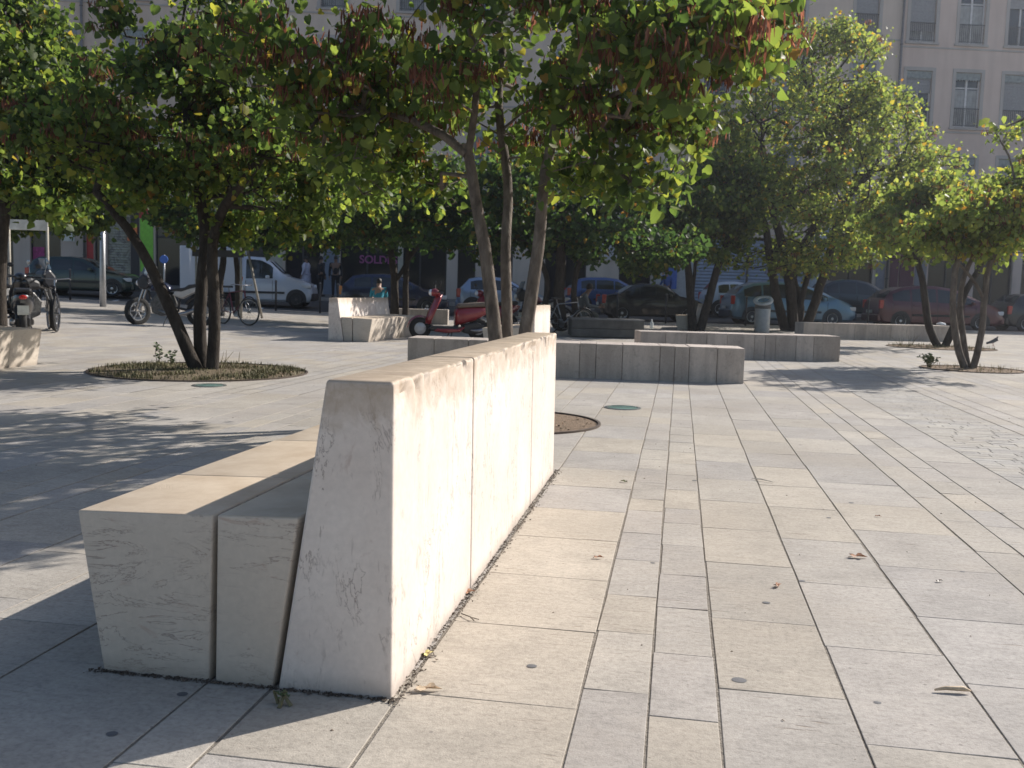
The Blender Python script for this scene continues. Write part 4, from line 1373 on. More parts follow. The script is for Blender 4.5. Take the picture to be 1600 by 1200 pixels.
def wheel(parent, x, y, r, side, rim=ALLOY, spokes=7, width=.2):
    e = MB()
    y0, y1 = (y-width, y) if side > 0 else (y, y+width)
    e.lathe([(r*.62, 0), (r*.9, .012), (r, .05), (r, width-.05), (r*.9, width-.012), (r*.62, width)], c=(x, y0, r), axis='Y', n=28)
    t = e.build('wheel', RUBBER, parent, smooth=True)
    m_ = MB()
    yo = y+.004*side
    def Y(q): return yo - q*side
    m_.lathe([(r*.63, Y(0)), (r*.66, Y(-.004)), (r*.60, Y(.004)), (r*.56, Y(.05))], c=(x, 0, r), axis='Y', n=28)
    for k in range(spokes):
        a = 2*pi*k/spokes
        ca, sa = cos(a), sin(a)
        w_ = r*.075
        p = []
        for rr, ww_ in ((r*.1, w_*1.5), (r*.6, w_)):
            for sg in (-1, 1):
                p.append((x+ca*rr-sa*ww_*sg, Y(.012), r+sa*rr+ca*ww_*sg))
        for rr, ww_ in ((r*.1, w_*1.5), (r*.6, w_)):
            for sg in (-1, 1):
                p.append((x+ca*rr-sa*ww_*sg, Y(.035), r+sa*rr+ca*ww_*sg))
        m_.add(p, [(0, 1, 3, 2), (4, 6, 7, 5), (0, 2, 6, 4), (1, 5, 7, 3)])
    m_.lathe([(0.001, Y(-.002)), (r*.16, Y(.004)), (r*.18, Y(.03))], c=(x, 0, r), axis='Y', n=14)
    m_.build('rim', rim, t)
    m_ = MB(); m_.lathe([(0.001, Y(.06)), (r*.6, Y(.06))], c=(x, 0, r), axis='Y', n=20)
    m_.build('brake', BLACKP, t)
    return t

def make_car(label, px0, px1, w, prof, belt, glassr, wheels, W_=1.72, r=.31, body=None, zscale=1, wind=None, rear=None, trim=True,
             cat='car', name='parked_car', tail=REDL, rim=ALLOY, spokes=7, clad=None, dz=-.10, roofw=.80):
    """prof: roofline (x, z) rear to front in units of the car's length 0..1 and metres; belt the same"""
    sa, sb = fhit(px0, 480, w-W_/2)[0], fhit(px1, 480, w-W_/2)[0]
    L = sb-sa
    o = st((sa+sb)/2, w, dz)
    e = empty(name, o, ST, label, cat, 'vehicles parked along the street')
    P = [(x*L-L/2, z) for x, z in prof]; B = [(x*L-L/2, z) for x, z in belt]
    xs = set(x for x, z in P)
    n = 46
    for i in range(n+1): xs.add(-L/2+L*i/n)
    xs = sorted(xs)
    hw = W_/2
    def width(x):
        t = abs(x)/(L/2)
        k = 1-0.16*max(0, (t-.80)/.20)**2.2 - .015*t
        return hw*k
    def zb(x):
        t = abs(x)/(L/2)
        return .20+.10*max(0, (t-.88)/.12)
    def sec(x):
        zt = interp(P, x); bl = min(interp(B, x), zt-.02); y = width(x); z0 = zb(x)
        up = max(0, zt-bl)
        cab = sstep(up, .06, .40)
        yr = y*(1-(1-roofw)*cab) if up > .05 else y*.95
        return [(0, z0), (y*.9, z0), (y*.985, z0+.08), (y, z0+(bl-z0)*.45), (y*.995, z0+(bl-z0)*.8), (y*.965, bl),
                (y*.965+(yr-y*.965)*.5, bl+up*.5), (yr, max(bl+.005, zt-.07*cab-.012)), (yr*.90, zt-.012), (yr*.5, zt+.012*cab), (0, zt+.02*cab)], bl, zt, yr, y
    secs = [sec(x) for x in xs]
    m_ = MB(); vs = []; fs = []
    k = 11
    for x, (q, *_) in zip(xs, secs):
        for y, z in q: vs.append((x, y, z))
        for y, z in q[::-1][1:-1]: vs.append((x, -y, z))
    R_ = 2*k-2
    for i in range(len(xs)-1):
        for j in range(R_):
            j2 = (j+1) % R_
            fs.append((i*R_+j, i*R_+j2, (i+1)*R_+j2, (i+1)*R_+j))
    fs.append(tuple(range(R_))[::-1]); fs.append(tuple((len(xs)-1)*R_+j for j in range(R_)))
    m_.add(vs, fs)
    bo = m_.build('body', body, e)
    for p in bo.data.polygons: p.use_smooth = True
    bo.data.set_sharp_from_angle(angle=R(32))
    def ypos(x, z):
        q, bl, zt, yr, y = sec(x)
        for (ya, za), (yb, zb_) in zip(q[:-1], q[1:]):
            if za <= z <= zb_ and zb_ > za: return ya+(yb-ya)*(z-za)/(zb_-za)
        return yr
    # side glass
    for a, c in glassr:
        a, c = a*L-L/2, c*L-L/2
        for sd_ in (-1, 1):
            g = MB(); nn = 10; row = []
            for i in range(nn+1):
                x = a+(c-a)*i/nn
                q, bl, zt, yr, y = sec(x)
                lo = bl+.035; hi = zt-.115
                if hi < lo+.01: hi = lo+.01
                row.append(((x, sd_*(ypos(x, lo)+.007), lo), (x, sd_*(ypos(x, (lo+hi)/2)+.007), (lo+hi)/2), (x, sd_*(ypos(x, hi)+.007), hi)))
            for (a0, a1, a2), (b0, b1, b2) in zip(row[:-1], row[1:]):
                g.quad(a0, b0, b1, a1); g.quad(a1, b1, b2, a2)
            g.build('side_window', GLASS, e)
    for rng, nm in ((wind, 'windscreen'), (rear, 'rear_window')):
        if not rng: continue
        a, c = rng[0]*L-L/2, rng[1]*L-L/2
        g = MB(); nn = 8; row = []
        for i in range(nn+1):
            x = a+(c-a)*i/nn
            q, bl, zt, yr, y = sec(x)
            row.append([(x, t*yr*.86, zt+.014) for t in (-1, -.5, 0, .5, 1)])
        for r0_, r1_ in zip(row[:-1], row[1:]):
            for j in range(4): g.quad(r0_[j], r0_[j+1], r1_[j+1], r1_[j])
        g.build(nm, GLASS, e, smooth=True)
    # wheels in dark arches
    for fx in wheels:
        x = fx*L-L/2
        for sd_ in (-1, 1):
            y = width(x)
            m2 = MB(); pts = []
            n2 = 22
            for i in range(n2+1):
                an = pi*i/n2*1.0
                pts.append((x+cos(an)*(r+.065), r+sin(an)*(r+.065)))
            pts += [(x-(r+.065), .195), (x+(r+.065), .195)]
            m2.prism(pts, sd_*(y-.02), sd_*(y+.006))
            m2.build('wheel_arch', clad or BLACKP, e)
            wheel(e, x, sd_*(y+.012), r, sd_, rim, spokes)
    # lamps, bumpers, mirror, handles, door lines, plates
    xr_, xf = -L/2, L/2
    for sd_ in (-1, 1):
        q, bl, zt, yr, y = sec(xr_+.10)
        g = MB(); g.box(xr_+.0, xr_+.16, sd_*(y-.10), sd_*(y+.012), bl-.22, bl+.10)
        g.build('tail_light', tail, e, bevel=.02)
        q, bl, zt, yr, y = sec(xf-.25)
        g = MB(); g.box(xf-.42, xf-.05, sd_*(y-.20), sd_*(y-.012), zt-.22, zt-.07)
        g.build('headlight', WHL, e, bevel=.03)
        fx = (glassr[-1][1]*L-L/2)-.18
        q, bl, zt, yr, y = sec(fx)
        g = MB(); g.box(fx-.06, fx+.08, sd_*(y+.02), sd_*(y+.17), bl+.02, bl+.15)
        g.build('wing_mirror', body, e, bevel=.03)
        for a, c in glassr[:2] if len(glassr) > 2 else glassr:
            hx = a*L-L/2+.14
            q, bl, zt, yr, y = sec(hx)
            g = MB(); g.box(hx-.07, hx+.09, sd_*(y-.004), sd_*(y+.022), bl-.13, bl-.10)
            g.build('door_handle', body, e, bevel=.008)
        g = MB()
        for a in set([q_[0] for q_ in glassr]+[glassr[-1][1]]):
            hx = a*L-L/2
            g.box(hx-.005, hx+.005, sd_*(width(hx)-.01), sd_*(width(hx)+.004), .30, interp(B, hx)-.03)
        g.build('door_gap', BLACKP, e)
        if trim:
            xa, xb = wheels[0]*L-L/2+r+.12, wheels[1]*L-L/2-r-.12
            g = MB(); g.box(xa, xb, sd_*(hw-.02), sd_*(hw+.018), .50, .58)
            g.build('rubbing_strip', clad or BLACKP, e, bevel=.006)
    for x0, x1, nm in ((xr_-.045, xr_+.16, 'rear_bumper'), (xf-.16, xf+.04, 'front_bumper')):
        yy = width((x0+x1)/2)
        g = MB(); g.box(x0, x1, -yy+.01, yy-.01, .26, .54)
        g.build(nm, clad if clad else body, e, bevel=.05)
    g = MB(); g.box(xr_-.056, xr_-.046, -.26, .26, .58, .69)
    g.build('number_plate', plain('plate', (0.55, 0.55, 0.5), .5), e)
    return e

HATCH = dict(prof=[(0, .62), (.012, .88), (.05, 1.06), (.13, 1.36), (.22, 1.43), (.42, 1.45), (.55, 1.40), (.66, 1.18), (.76, .99), (.90, .86), (.985, .70), (1, .5)],
             belt=[(0, .86), (.1, .93), (.6, .92), (.76, .88), (1, .6)], glassr=[(.15, .30), (.315, .50), (.515, .67)], wheels=(.17, .81), wind=(.57, .735), rear=(.055, .13))
MPV = dict(prof=[(0, .62), (.01, .95), (.035, 1.12), (.10, 1.42), (.18, 1.56), (.32, 1.64), (.46, 1.64), (.58, 1.56), (.70, 1.36), (.82, 1.10), (.92, .92), (.985, .72), (1, .5)],
           belt=[(0, .96), (.1, 1.02), (.45, .99), (.75, .93), (.9, .86), (1, .6)], glassr=[(.10, .235), (.25, .44), (.455, .66), (.67, .76)], wheels=(.165, .80), wind=(.59, .80), rear=(.04, .10))
SEDAN = dict(prof=[(0, .62), (.012, .90), (.10, .99), (.17, 1.02), (.30, 1.34), (.40, 1.42), (.52, 1.42), (.62, 1.33), (.73, 1.00), (.88, .88), (.985, .70), (1, .5)],
             belt=[(0, .86), (.15, .95), (.6, .92), (.75, .90), (1, .6)], glassr=[(.24, .35), (.36, .50), (.515, .68)], wheels=(.19, .81), wind=(.625, .725), rear=(.18, .29))
PEUGB = paint('paint_light_blue', (0.10, 0.20, 0.31), .5)
WH = paint('paint_white', (0.55, 0.60, 0.70), .05)
DRED = paint('paint_dark_red', (0.085, 0.012, 0.022), .3)
BLK = paint('paint_black', (0.012, 0.013, 0.018), .2)
DGRN = paint('paint_dark_green', (0.012, 0.035, 0.032), .3)
DBLU = paint('paint_dark_blue', (0.015, 0.025, 0.07), .3)
MBLU = paint('paint_mid_blue', (0.05, 0.10, 0.26), .35)
SILV = paint('paint_silver_blue', (0.30, 0.38, 0.52), .5)
DGY = paint('paint_dark_teal', (0.02, 0.035, 0.05), .3)
RIMW = plain('wheel_cover', (0.55, 0.57, 0.60), .4, .2)
make_car('light blue people carrier parked behind the five stemmed tree', 1143, 1341, 36.4, body=PEUGB, rim=RIMW, clad=plain('grey_cladding', (0.035, 0.05, 0.075), .6), **MPV)
make_car('white hatchback parked directly behind the light blue people carrier', 1106, 1216, 40.6, body=WH, rim=RIMW, spokes=6, trim=False, dz=-.06, **HATCH)
make_car('dark red people carrier parked at the right behind the farthest low wall', 1376, 1573, 36.2, body=DRED, **MPV)
make_car('dark teal people carrier beyond the gap between light blue and dark red cars', 1278, 1412, 41.3, body=DGY, dz=-.04, **MPV)
make_car('black car cut off by the right edge of the picture', 1578, 1740, 36.4, body=BLK, **HATCH)
make_car('black saloon with alloy wheels parked behind the dark planked seat', 941, 1106, 36.5, body=BLK, **SEDAN)
make_car('mid blue hatchback roof showing over the black saloon', 886, 1030, 40.8, body=MBLU, dz=-.05, **HATCH)
make_car('silver blue hatchback with red tail light behind the red scooter', 713, 858, 38.0, body=SILV, trim=False, **HATCH)
make_car('dark blue hatchback parked behind the person in turquoise', 527, 700, 37.4, body=DBLU, tail=ORL, **HATCH)
make_car('dark green estate car parked behind the lamp post at the left', 38, 207, 38.2, body=DGRN,
         prof=[(0, .62), (.012, .95), (.06, 1.30), (.12, 1.42), (.40, 1.46), (.52, 1.40), (.64, 1.16), (.74, .98), (.90, .86), (.985, .70), (1, .5)],
         belt=[(0, .9), (.6, .92), (.76, .88), (1, .6)], glassr=[(.08, .24), (.25, .44), (.455, .66)], wheels=(.18, .81), wind=(.54, .71), rear=(.02, .06))
# white van with a box body
van = make_car('small white box van facing right, behind the dark three stemmed tree', 372, 488, 38.0, body=WH, rim=plain('steel_wheel', (0.09, 0.09, 0.09), .6, .4), spokes=5, cat='van', name='box_van',
               prof=[(0, 1.5), (.01, 1.86), (.05, 1.88), (.30, 1.84), (.42, 1.68), (.55, 1.34), (.64, 1.16), (.80, 1.06), (.95, .90), (.99, .7), (1, .5)],
               belt=[(0, 1.0), (.5, 1.03), (.64, 1.0), (.8, .95), (1, .6)], glassr=[(.10, .46)], wheels=(-.28, .78), wind=(.40, .60), trim=True, clad=plain('van_bumper', (0.03, 0.03, 0.035), .6), W_=1.75, r=.31)
b = MB(); L0 = fhit(372, 480, 37.1)[0]-fhit(488, 480, 37.1)[0]
b.box(L0/2-2.12, L0/2-.03, -.92, .92, .50, 2.18)
b.build('cargo_box', WH, van, bevel=.03)
b = MB(); b.box(L0/2-2.1, L0/2+.1, -.5, .5, .3, .49)
b.build('chassis', BLACKP, van)
b = MB(); b.box(L0/2-2.2, L0/2-2.1, -.85, .85, .38, .46)
b.build('step', BLACKP, van)
# ================================================================== two wheelers
def spoked(parent, c, r, tyre, rot=0, nsp=20, rimm=CHROME, name='wheel'):
    M_ = Matrix.Translation(Vector(c)) @ Matrix.Rotation(rot, 4, 'Z')
    m_ = MB(); n = 36; k = 8; vs = []; fs = []
    for i in range(n):
        a = 2*pi*i/n
        for j in range(k):
            q = 2*pi*j/k
            rr = r-tyre+tyre*cos(q)
            vs.append(M_ @ Vector((rr*cos(a), tyre*sin(q), rr*sin(a))))
    for i in range(n):
        for j in range(k):
            fs.append((i*k+j, ((i+1) % n)*k+j, ((i+1) % n)*k+(j+1) % k, i*k+(j+1) % k))
    m_.add(vs, fs)
    t = m_.build(name, RUBBER, parent, smooth=True)
    m_ = MB(); vs = []; fs = []
    for i in range(n):
        a = 2*pi*i/n
        for rr, y in ((r-tyre*1.9, -.012), (r-tyre*1.9, .012), (r-tyre*2.3, .012), (r-tyre*2.3, -.012)):
            vs.append(M_ @ Vector((rr*cos(a), y, rr*sin(a))))
    for i in range(n):
        for j in range(4): fs.append((i*4+j, ((i+1) % n)*4+j, ((i+1) % n)*4+(j+1) % 4, i*4+(j+1) % 4))
    m_.add(vs, fs)
    for i in range(nsp):
        a = 2*pi*i/nsp
        m_.tube([M_ @ Vector((.02*cos(a+1), (.03 if i % 2 else -.03), .02*sin(a+1))), M_ @ Vector(((r-tyre*2)*cos(a), 0, (r-tyre*2)*sin(a)))], .0022, 4)
    m_.tube([M_ @ Vector((0, -.05, 0)), M_ @ Vector((0, .05, 0))], .022, 8)
    m_.build('rim', rimm, t)
    return t

def make_bicycle(loc, rz, label, col, steer=.2):
    e = empty('bicycle', loc, rz, label, 'bicycle', 'bicycles parked on the square')
    r = .34
    spoked(e, (-.52, 0, r), r, .019); spoked(e, (.54, 0, r), r, .019, steer)
    bb, seat, head, hl = (-.08, 0, .29), (-.25, 0, .80), (.36, 0, .86), (.40, 0, .66)
    m_ = MB()
    for a, b_, q in ((bb, seat, .016), (seat, head, .015), (bb, hl, .018), (head, hl, .019), (seat, (-.52, .05, r), .009), (seat, (-.52, -.05, r), .009),
                     (bb, (-.52, .05, r), .010), (bb, (-.52, -.05, r), .010)):
        m_.tube([a, b_], q, 7)
    m_.build('frame', col, e, smooth=True)
    m_ = MB(); m_.tube([hl, (.47, .045, .5), (.54, .05, r)], .011, 6); m_.tube([hl, (.47, -.045, .5), (.54, -.05, r)], .011, 6); m_.build('fork', CHROME, e)
    m_ = MB(); m_.tube([head, (.34, 0, .98)], .013, 6); m_.tube([(.22, .30, .99), (.33, .26, 1.01), (.36, .1, .99), (.36, -.1, .99), (.33, -.26, 1.01), (.22, -.30, .99)], .011, 6)
    m_.build('handlebar', CHROME, e)
    m_ = MB(); m_.tube([seat, (-.28, 0, .92)], .013, 6); m_.build('seat_post', CHROME, e)
    m_ = MB(); m_.prism([(-.42, -.08), (-.40, .08), (-.24, .05), (-.12, .02), (-.12, -.02), (-.24, -.05)], .92, .97, axis='Z'); m_.build('saddle', BLACKP, e, bevel=.012)
    m_ = MB(); m_.lathe([(.001, .012), (.09, .012), (.095, -.0), (.001, 0)], c=(-.08, .05, .29), axis='Y', n=20)
    m_.tube([(-.08, .07, .29), (.04, .07, .18)], .009, 6); m_.tube([(-.08, -.07, .29), (-.2, -.07, .40)], .009, 6)
    m_.box(.0, .09, .06, .13, .165, .185); m_.box(-.25, -.16, -.13, -.06, .395, .415)
    m_.build('crankset', GALV, e)
    m_ = MB()
    for q, c in ((-.52, 0), (.54, 0)):
        pts = [(q+.375*cos(a), 0, r+.375*sin(a)) for a in [R(t) for t in range(20, 171, 15)]]
        m_.tube(pts, .018, 6)
    m_.build('mudguard', BLACKP, e)
    m_ = MB()
    m_.box(-.78, -.34, -.06, .06, .74, .755); m_.tube([(-.70, .06, .74), (-.53, .06, .36)], .006, 5); m_.tube([(-.70, -.06, .74), (-.53, -.06, .36)], .006, 5)
    m_.build('rack', BLACKP, e)
    return e

def make_scooter(loc, rz, label, col, seatc):
    """motor scooter, front towards -x"""
    e = empty('motor_scooter', loc, rz, label, 'scooter', 'motor scooters parked on the square')
    def whl(x, r):
        m_ = MB()
        m_.lathe([(r*.55, -.05), (r*.85, -.06), (r, -.03), (r, .03), (r*.85, .06), (r*.55, .05)], c=(x, 0, r), axis='Y', n=28)
        t = m_.build('wheel', RUBBER, e, smooth=True)
        m_ = MB(); m_.lathe([(.001, -.045), (r*.2, -.05), (r*.54, -.035), (r*.56, .035), (r*.2, .05), (.001, .045)], c=(x, 0, r), axis='Y', n=16)
        m_.build('rim', GALV, t)
    whl(-.64, .24); whl(.66, .24)
    def shell(name, prof, half, mat, bev=.03):
        m_ = MB(); m_.prism(prof, -half, half)
        return m_.build(name, mat, e, bevel=bev, smooth=False)
    # front mudguard, leg shield, floor, rear body, seat
    m_ = MB(); pts = [(-.64+.29*cos(a), 0, .24+.29*sin(a)) for a in [R(t) for t in range(25, 176, 15)]]
    vs = []; fs = []
    for i, p in enumerate(pts):
        for j in range(5):
            q = (j-2)/2
            vs.append((p[0], q*.085, p[2]-.04*q*q))
    for i in range(len(pts)-1):
        for j in range(4): fs.append((i*5+j, i*5+j+1, (i+1)*5+j+1, (i+1)*5+j))
    m_.add(vs, fs); m_.build('front_mudguard', col, e, smooth=True)
    m_ = MB(); vs = []; fs = []
    ctr = [(-.56, .34, .12), (-.53, .45, .18), (-.47, .60, .21), (-.40, .75, .20), (-.33, .90, .15), (-.30, .98, .10)]
    for x, z, hw_ in ctr:
        for j in range(7):
            q = (j-3)/3
            vs.append((x+.09*q*q, q*hw_, z))
        for j in range(7):
            q = (3-j)/3
            vs.append((x+.06+.06*q*q, q*hw_*.96, z-.01))
    for i in range(len(ctr)-1):
        for j in range(14): fs.append((i*14+j, i*14+(j+1) % 14, (i+1)*14+(j+1) % 14, (i+1)*14+j))
    fs.append(tuple(range(14))); fs.append(tuple((len(ctr)-1)*14+j for j in range(14)))
    m_.add(vs, fs); m_.build('leg_shield', col, e, smooth=True)
    shell('floorboard', [(-.50, .24), (-.42, .34), (-.36, .30), (.12, .29), (.2, .36), (.16, .20), (-.4, .19)], .17, BLACKP)
    shell('lower_trim', [(-.38, .185), (-.30, .25), (.16, .245), (.34, .30), (.22, .17), (-.1, .15)], .19, col)
    m_ = MB(); vs = []; fs = []
    ctr = [(.13, .30, .66, .12), (.20, .31, .71, .165), (.35, .36, .73, .19), (.55, .42, .735, .19), (.72, .50, .74, .16), (.86, .58, .74, .11), (.93, .64, .73, .05)]
    for x, z0, z1, hw_ in ctr:
        for q in range(12):
            a = 2*pi*q/12
            vs.append((x, hw_*math.copysign(abs(cos(a))**.7, cos(a)), (z0+z1)/2+(z1-z0)/2*math.copysign(abs(sin(a))**.8, sin(a))))
    for i in range(len(ctr)-1):
        for j in range(12): fs.append((i*12+j, i*12+(j+1) % 12, (i+1)*12+(j+1) % 12, (i+1)*12+j))
    fs.append(tuple(range(12))); fs.append(tuple((len(ctr)-1)*12+j for j in range(12)))
    m_.add(vs, fs); m_.build('rear_body', col, e, smooth=True)
    shell('seat', [(.14, .70), (.20, .79), (.42, .81), (.60, .83), (.80, .84), (.86, .79), (.82, .74), (.2, .70)], .14, seatc, .035)
    shell('engine', [(.30, .16), (.30, .34), (.60, .40), (.78, .32), (.74, .17), (.5, .12)], .12, BLACKP, .03)
    m_ = MB(); m_.tube([(.45, -.16, .22), (.62, -.17, .21), (.92, -.17, .27)], [.02, .045, .045], 10); m_.build('exhaust', CHROME, e, smooth=True)
    m_ = MB(); m_.tube([(-.34, 0, .93), (-.28, 0, 1.03)], .03, 8); m_.tube([(-.20, .34, 1.02), (-.25, .2, 1.03), (-.28, 0, 1.04), (-.25, -.2, 1.03), (-.20, -.34, 1.02)], .017, 8)
    m_.tube([(-.64, .05, .24), (-.55, .05, .38)], .02, 6)
    m_.build('handlebar', BLACKP, e)
    m_ = MB(); m_.ball((-.33, 0, 1.02), .12, .12, .09, 14); m_.build('handlebar_cowl', col, e, smooth=True)
    m_ = MB(); m_.ball((-.415, 0, 1.02), .05, .075, .07, 14); m_.build('headlight', WHL, e, smooth=True)
    for sd_ in (-1, 1):
        m_ = MB(); m_.tube([(-.27, sd_*.2, 1.04), (-.26, sd_*.27, 1.20)], .006, 5); m_.ball((-.26, sd_*.29, 1.23), .015, .06, .045, 10); m_.build('mirror', BLACKP, e)
        m_ = MB(); m_.ball((-.505, sd_*.12, .66), .02, .035, .025, 8); m_.build('indicator', WHL, e)
    m_ = MB(); m_.ball((.93, 0, .68), .03, .07, .04, 10); m_.build('tail_light', REDL, e)
    m_ = MB(); m_.tube([(.05, .12, .2), (.0, .2, .01)], .012, 6); m_.tube([(.05, -.12, .2), (.0, -.2, .01)], .012, 6); m_.build('stand', BLACKP, e)
    m_ = MB(); m_.box(.80, 1.02, -.09, .09, .40, .43); m_.box(1.0, 1.01, -.09, .09, .38, .54); m_.build('number_plate', plain('plate', (0.55, 0.55, 0.5), .5), e)
    return e

def make_motorbike(loc, rz, label, tank, steer=.9):
    """motorbike, front towards -x"""
    e = empty('motorbike', loc, rz, label, 'motorbike', 'motorbikes parked on the square')
    def whl(x, r, rot, wd):
        M_ = Matrix.Rotation(rot, 3, 'Z')
        m_ = MB(); vs = []
        m_.lathe([(r*.68, -wd*.7), (r*.9, -wd), (r, -wd*.5), (r, wd*.5), (r*.9, wd), (r*.68, wd*.7)], c=(x, 0, r), axis='Y', n=30, M=M_)
        t = m_.build('wheel', RUBBER, e, smooth=True)
        m_ = MB(); m_.lathe([(r*.68, -.03), (r*.62, -.03), (r*.62, .03), (r*.68, .03)], c=(x, 0, r), axis='Y', n=24, M=M_)
        for k in range(6):
            a = 2*pi*k/6
            m_.tube([M_ @ Vector((.03*cos(a), 0, .03*sin(a)))+Vector((x, 0, r)), M_ @ Vector((r*.64*cos(a), 0, r*.64*sin(a)))+Vector((x, 0, r))], .014, 5)
        m_.build('rim', GALV, t)
        m_ = MB(); m_.lathe([(.06, .055), (r*.45, .055), (r*.45, .06), (.06, .06)], c=(x, 0, r), axis='Y', n=20, M=M_); m_.build('brake_disc', CHROME, t)
    whl(-.72, .32, steer, .055); whl(.70, .32, 0, .075)
    def sh(name, prof, half, mat, bev=.03):
        m_ = MB(); m_.prism(prof, -half, half); return m_.build(name, mat, e, bevel=bev)
    m_ = MB(); m_.tube([(-.70, .08, .32), (-.52, .09, .92)], .026, 8); m_.tube([(-.74, -.08, .32), (-.52, -.09, .92)], .026, 8); m_.build('fork', CHROME, e)
    m_ = MB(); m_.tube([(-.50, 0, .90), (-.30, 0, .80), (.25, 0, .72)], .03, 8); m_.tube([(-.48, 0, .80), (-.38, 0, .40), (-.05, 0, .28), (.2, 0, .34), (.24, 0, .7)], .026, 8)
    m_.tube([(.15, .09, .42), (.70, .09, .32)], .025, 6); m_.tube([(.15, -.09, .42), (.70, -.09, .32)], .025, 6); m_.build('frame', BLACKP, e)
    sh('fuel_tank', [(-.42, .78), (-.38, .94), (-.22, 1.01), (-.04, .97), (.08, .84), (.04, .78)], .14, tank, .06)
    sh('seat', [(.04, .80), (.12, .86), (.36, .88), (.46, .95), (.74, .99), (.76, .93), (.5, .86), (.3, .78)], .12, BLACKP, .03)
    sh('tail_fairing', [(.10, .70), (.14, .80), (.46, .87), (.88, .97), (.92, .91), (.56, .76), (.3, .62)], .11, plain('pale_fairing', (0.42, 0.41, 0.40), .35, .2), .03)
    sh('engine', [(-.36, .30), (-.40, .56), (-.24, .74), (.06, .72), (.16, .50), (.10, .27), (-.15, .22)], .15, plain('engine_metal', (0.10, 0.10, 0.10), .4, .7, vary=.5, scale=25), .03)
    sh('front_fairing', [(-.66, .84), (-.70, 1.02), (-.56, 1.18), (-.42, 1.12), (-.40, .9), (-.5, .8)], .16, plain('dark_fairing', (0.02, 0.022, 0.03), .3), .05)
    sh('windscreen', [(-.60, 1.17), (-.50, 1.38), (-.47, 1.38), (-.53, 1.16)], .13, glass('tinted_screen', (0.05, 0.10, 0.16), .05), .01)
    m_ = MB(); m_.tube([(-.30, .36, 1.06), (-.42, .22, 1.08), (-.46, 0, 1.05), (-.42, -.22, 1.08), (-.30, -.36, 1.06)], .014, 7); m_.build('handlebar', BLACKP, e)
    m_ = MB(); m_.ball((-.70, 0, .96), .05, .08, .07, 12); m_.build('headlight', WHL, e, smooth=True)
    for sd_ in (-1, 1):
        m_ = MB(); m_.tube([(-.38, sd_*.26, 1.08), (-.40, sd_*.32, 1.26)], .006, 5); m_.ball((-.40, sd_*.34, 1.30), .015, .06, .045, 10); m_.build('mirror', CHROME, e)
    m_ = MB(); m_.tube([(-.2, -.16, .36), (.1, -.18, .25), (.4, -.18, .30), (.86, -.17, .48)], [.022, .024, .05, .05], 10); m_.build('exhaust', CHROME, e, smooth=True)
    m_ = MB(); m_.tube([(.0, -.1, .26), (-.06, -.28, .01)], .012, 6); m_.build('stand', BLACKP, e)
    pts = [(.70+.37*cos(a), .32+.37*sin(a)) for a in [R(t) for t in range(30, 151, 15)]]
    m_ = MB(); m_.tube([(x, 0, z) for x, z in pts], .04, 6); m_.build('rear_mudguard', BLACKP, e)
    return e

YH = YAW          # objects facing straight across the view are turned by the camera's yaw
RED = paint('scooter_red_shaded', (0.22, 0.008, 0.014), .15)  # red darkened to stand in for dappled tree shade
p = ground(702, 21.4)
make_scooter(p, YH+R(16), 'bright red motor scooter with a tan seat, parked behind the nearest low wall', RED, plain('tan_seat', (0.13, 0.10, 0.075), .6))
make_scooter(ground(765, 25.8), YH+R(35), 'dark red motor scooter half hidden by the grey stems of the nearest tree', paint('scooter_dark_red', (0.22, 0.012, 0.03), .15), BLACKP)
make_scooter(ground(34, 17.6), YH+R(-62), 'black motor scooter with chrome glints at the left edge', BLK, BLACKP)
make_scooter(ground(-12, 18.4), YH+R(-70), 'second black motor scooter, cut by the left edge', DGRN, BLACKP)
make_motorbike(ground(265, 22.3), YH+R(2), 'dark motorbike with a pale tail, front wheel turned, behind the three dark stems', plain('tank_blue_black', (0.015, 0.02, 0.05), .25, .3))
make_motorbike(ground(842, 27.5), YH+R(20), 'dark motorbike parked beside the grey bicycle', paint('tank_maroon', (0.12, 0.01, 0.03), .3), .1)
make_bicycle(ground(884, 25.2), YH+R(28), 'grey bicycle leaning near the dark planked seat', plain('bike_grey', (0.30, 0.31, 0.33), .35, .5))
make_bicycle(ground(368, 24.4), YH+R(-38), 'bicycle with thin wheels right of the three dark stems', plain('bike_maroon', (0.14, 0.02, 0.04), .35, .2))
make_motorbike(ground(28, 18.3), YH+R(-125), 'black motorbike with chrome parts among the scooters at the left edge', BLACKP)
make_bicycle(ground(82, 18.8), YH+R(-58), 'dark bicycle parked right of the black scooters', plain('bike_black', (0.02, 0.02, 0.025), .35, .2), -.3)
make_bicycle(ground(322, 26.5), YH+R(-65), 'bicycle hidden behind the three dark stems', plain('bike_black', (0.02, 0.02, 0.025), .35, .2))

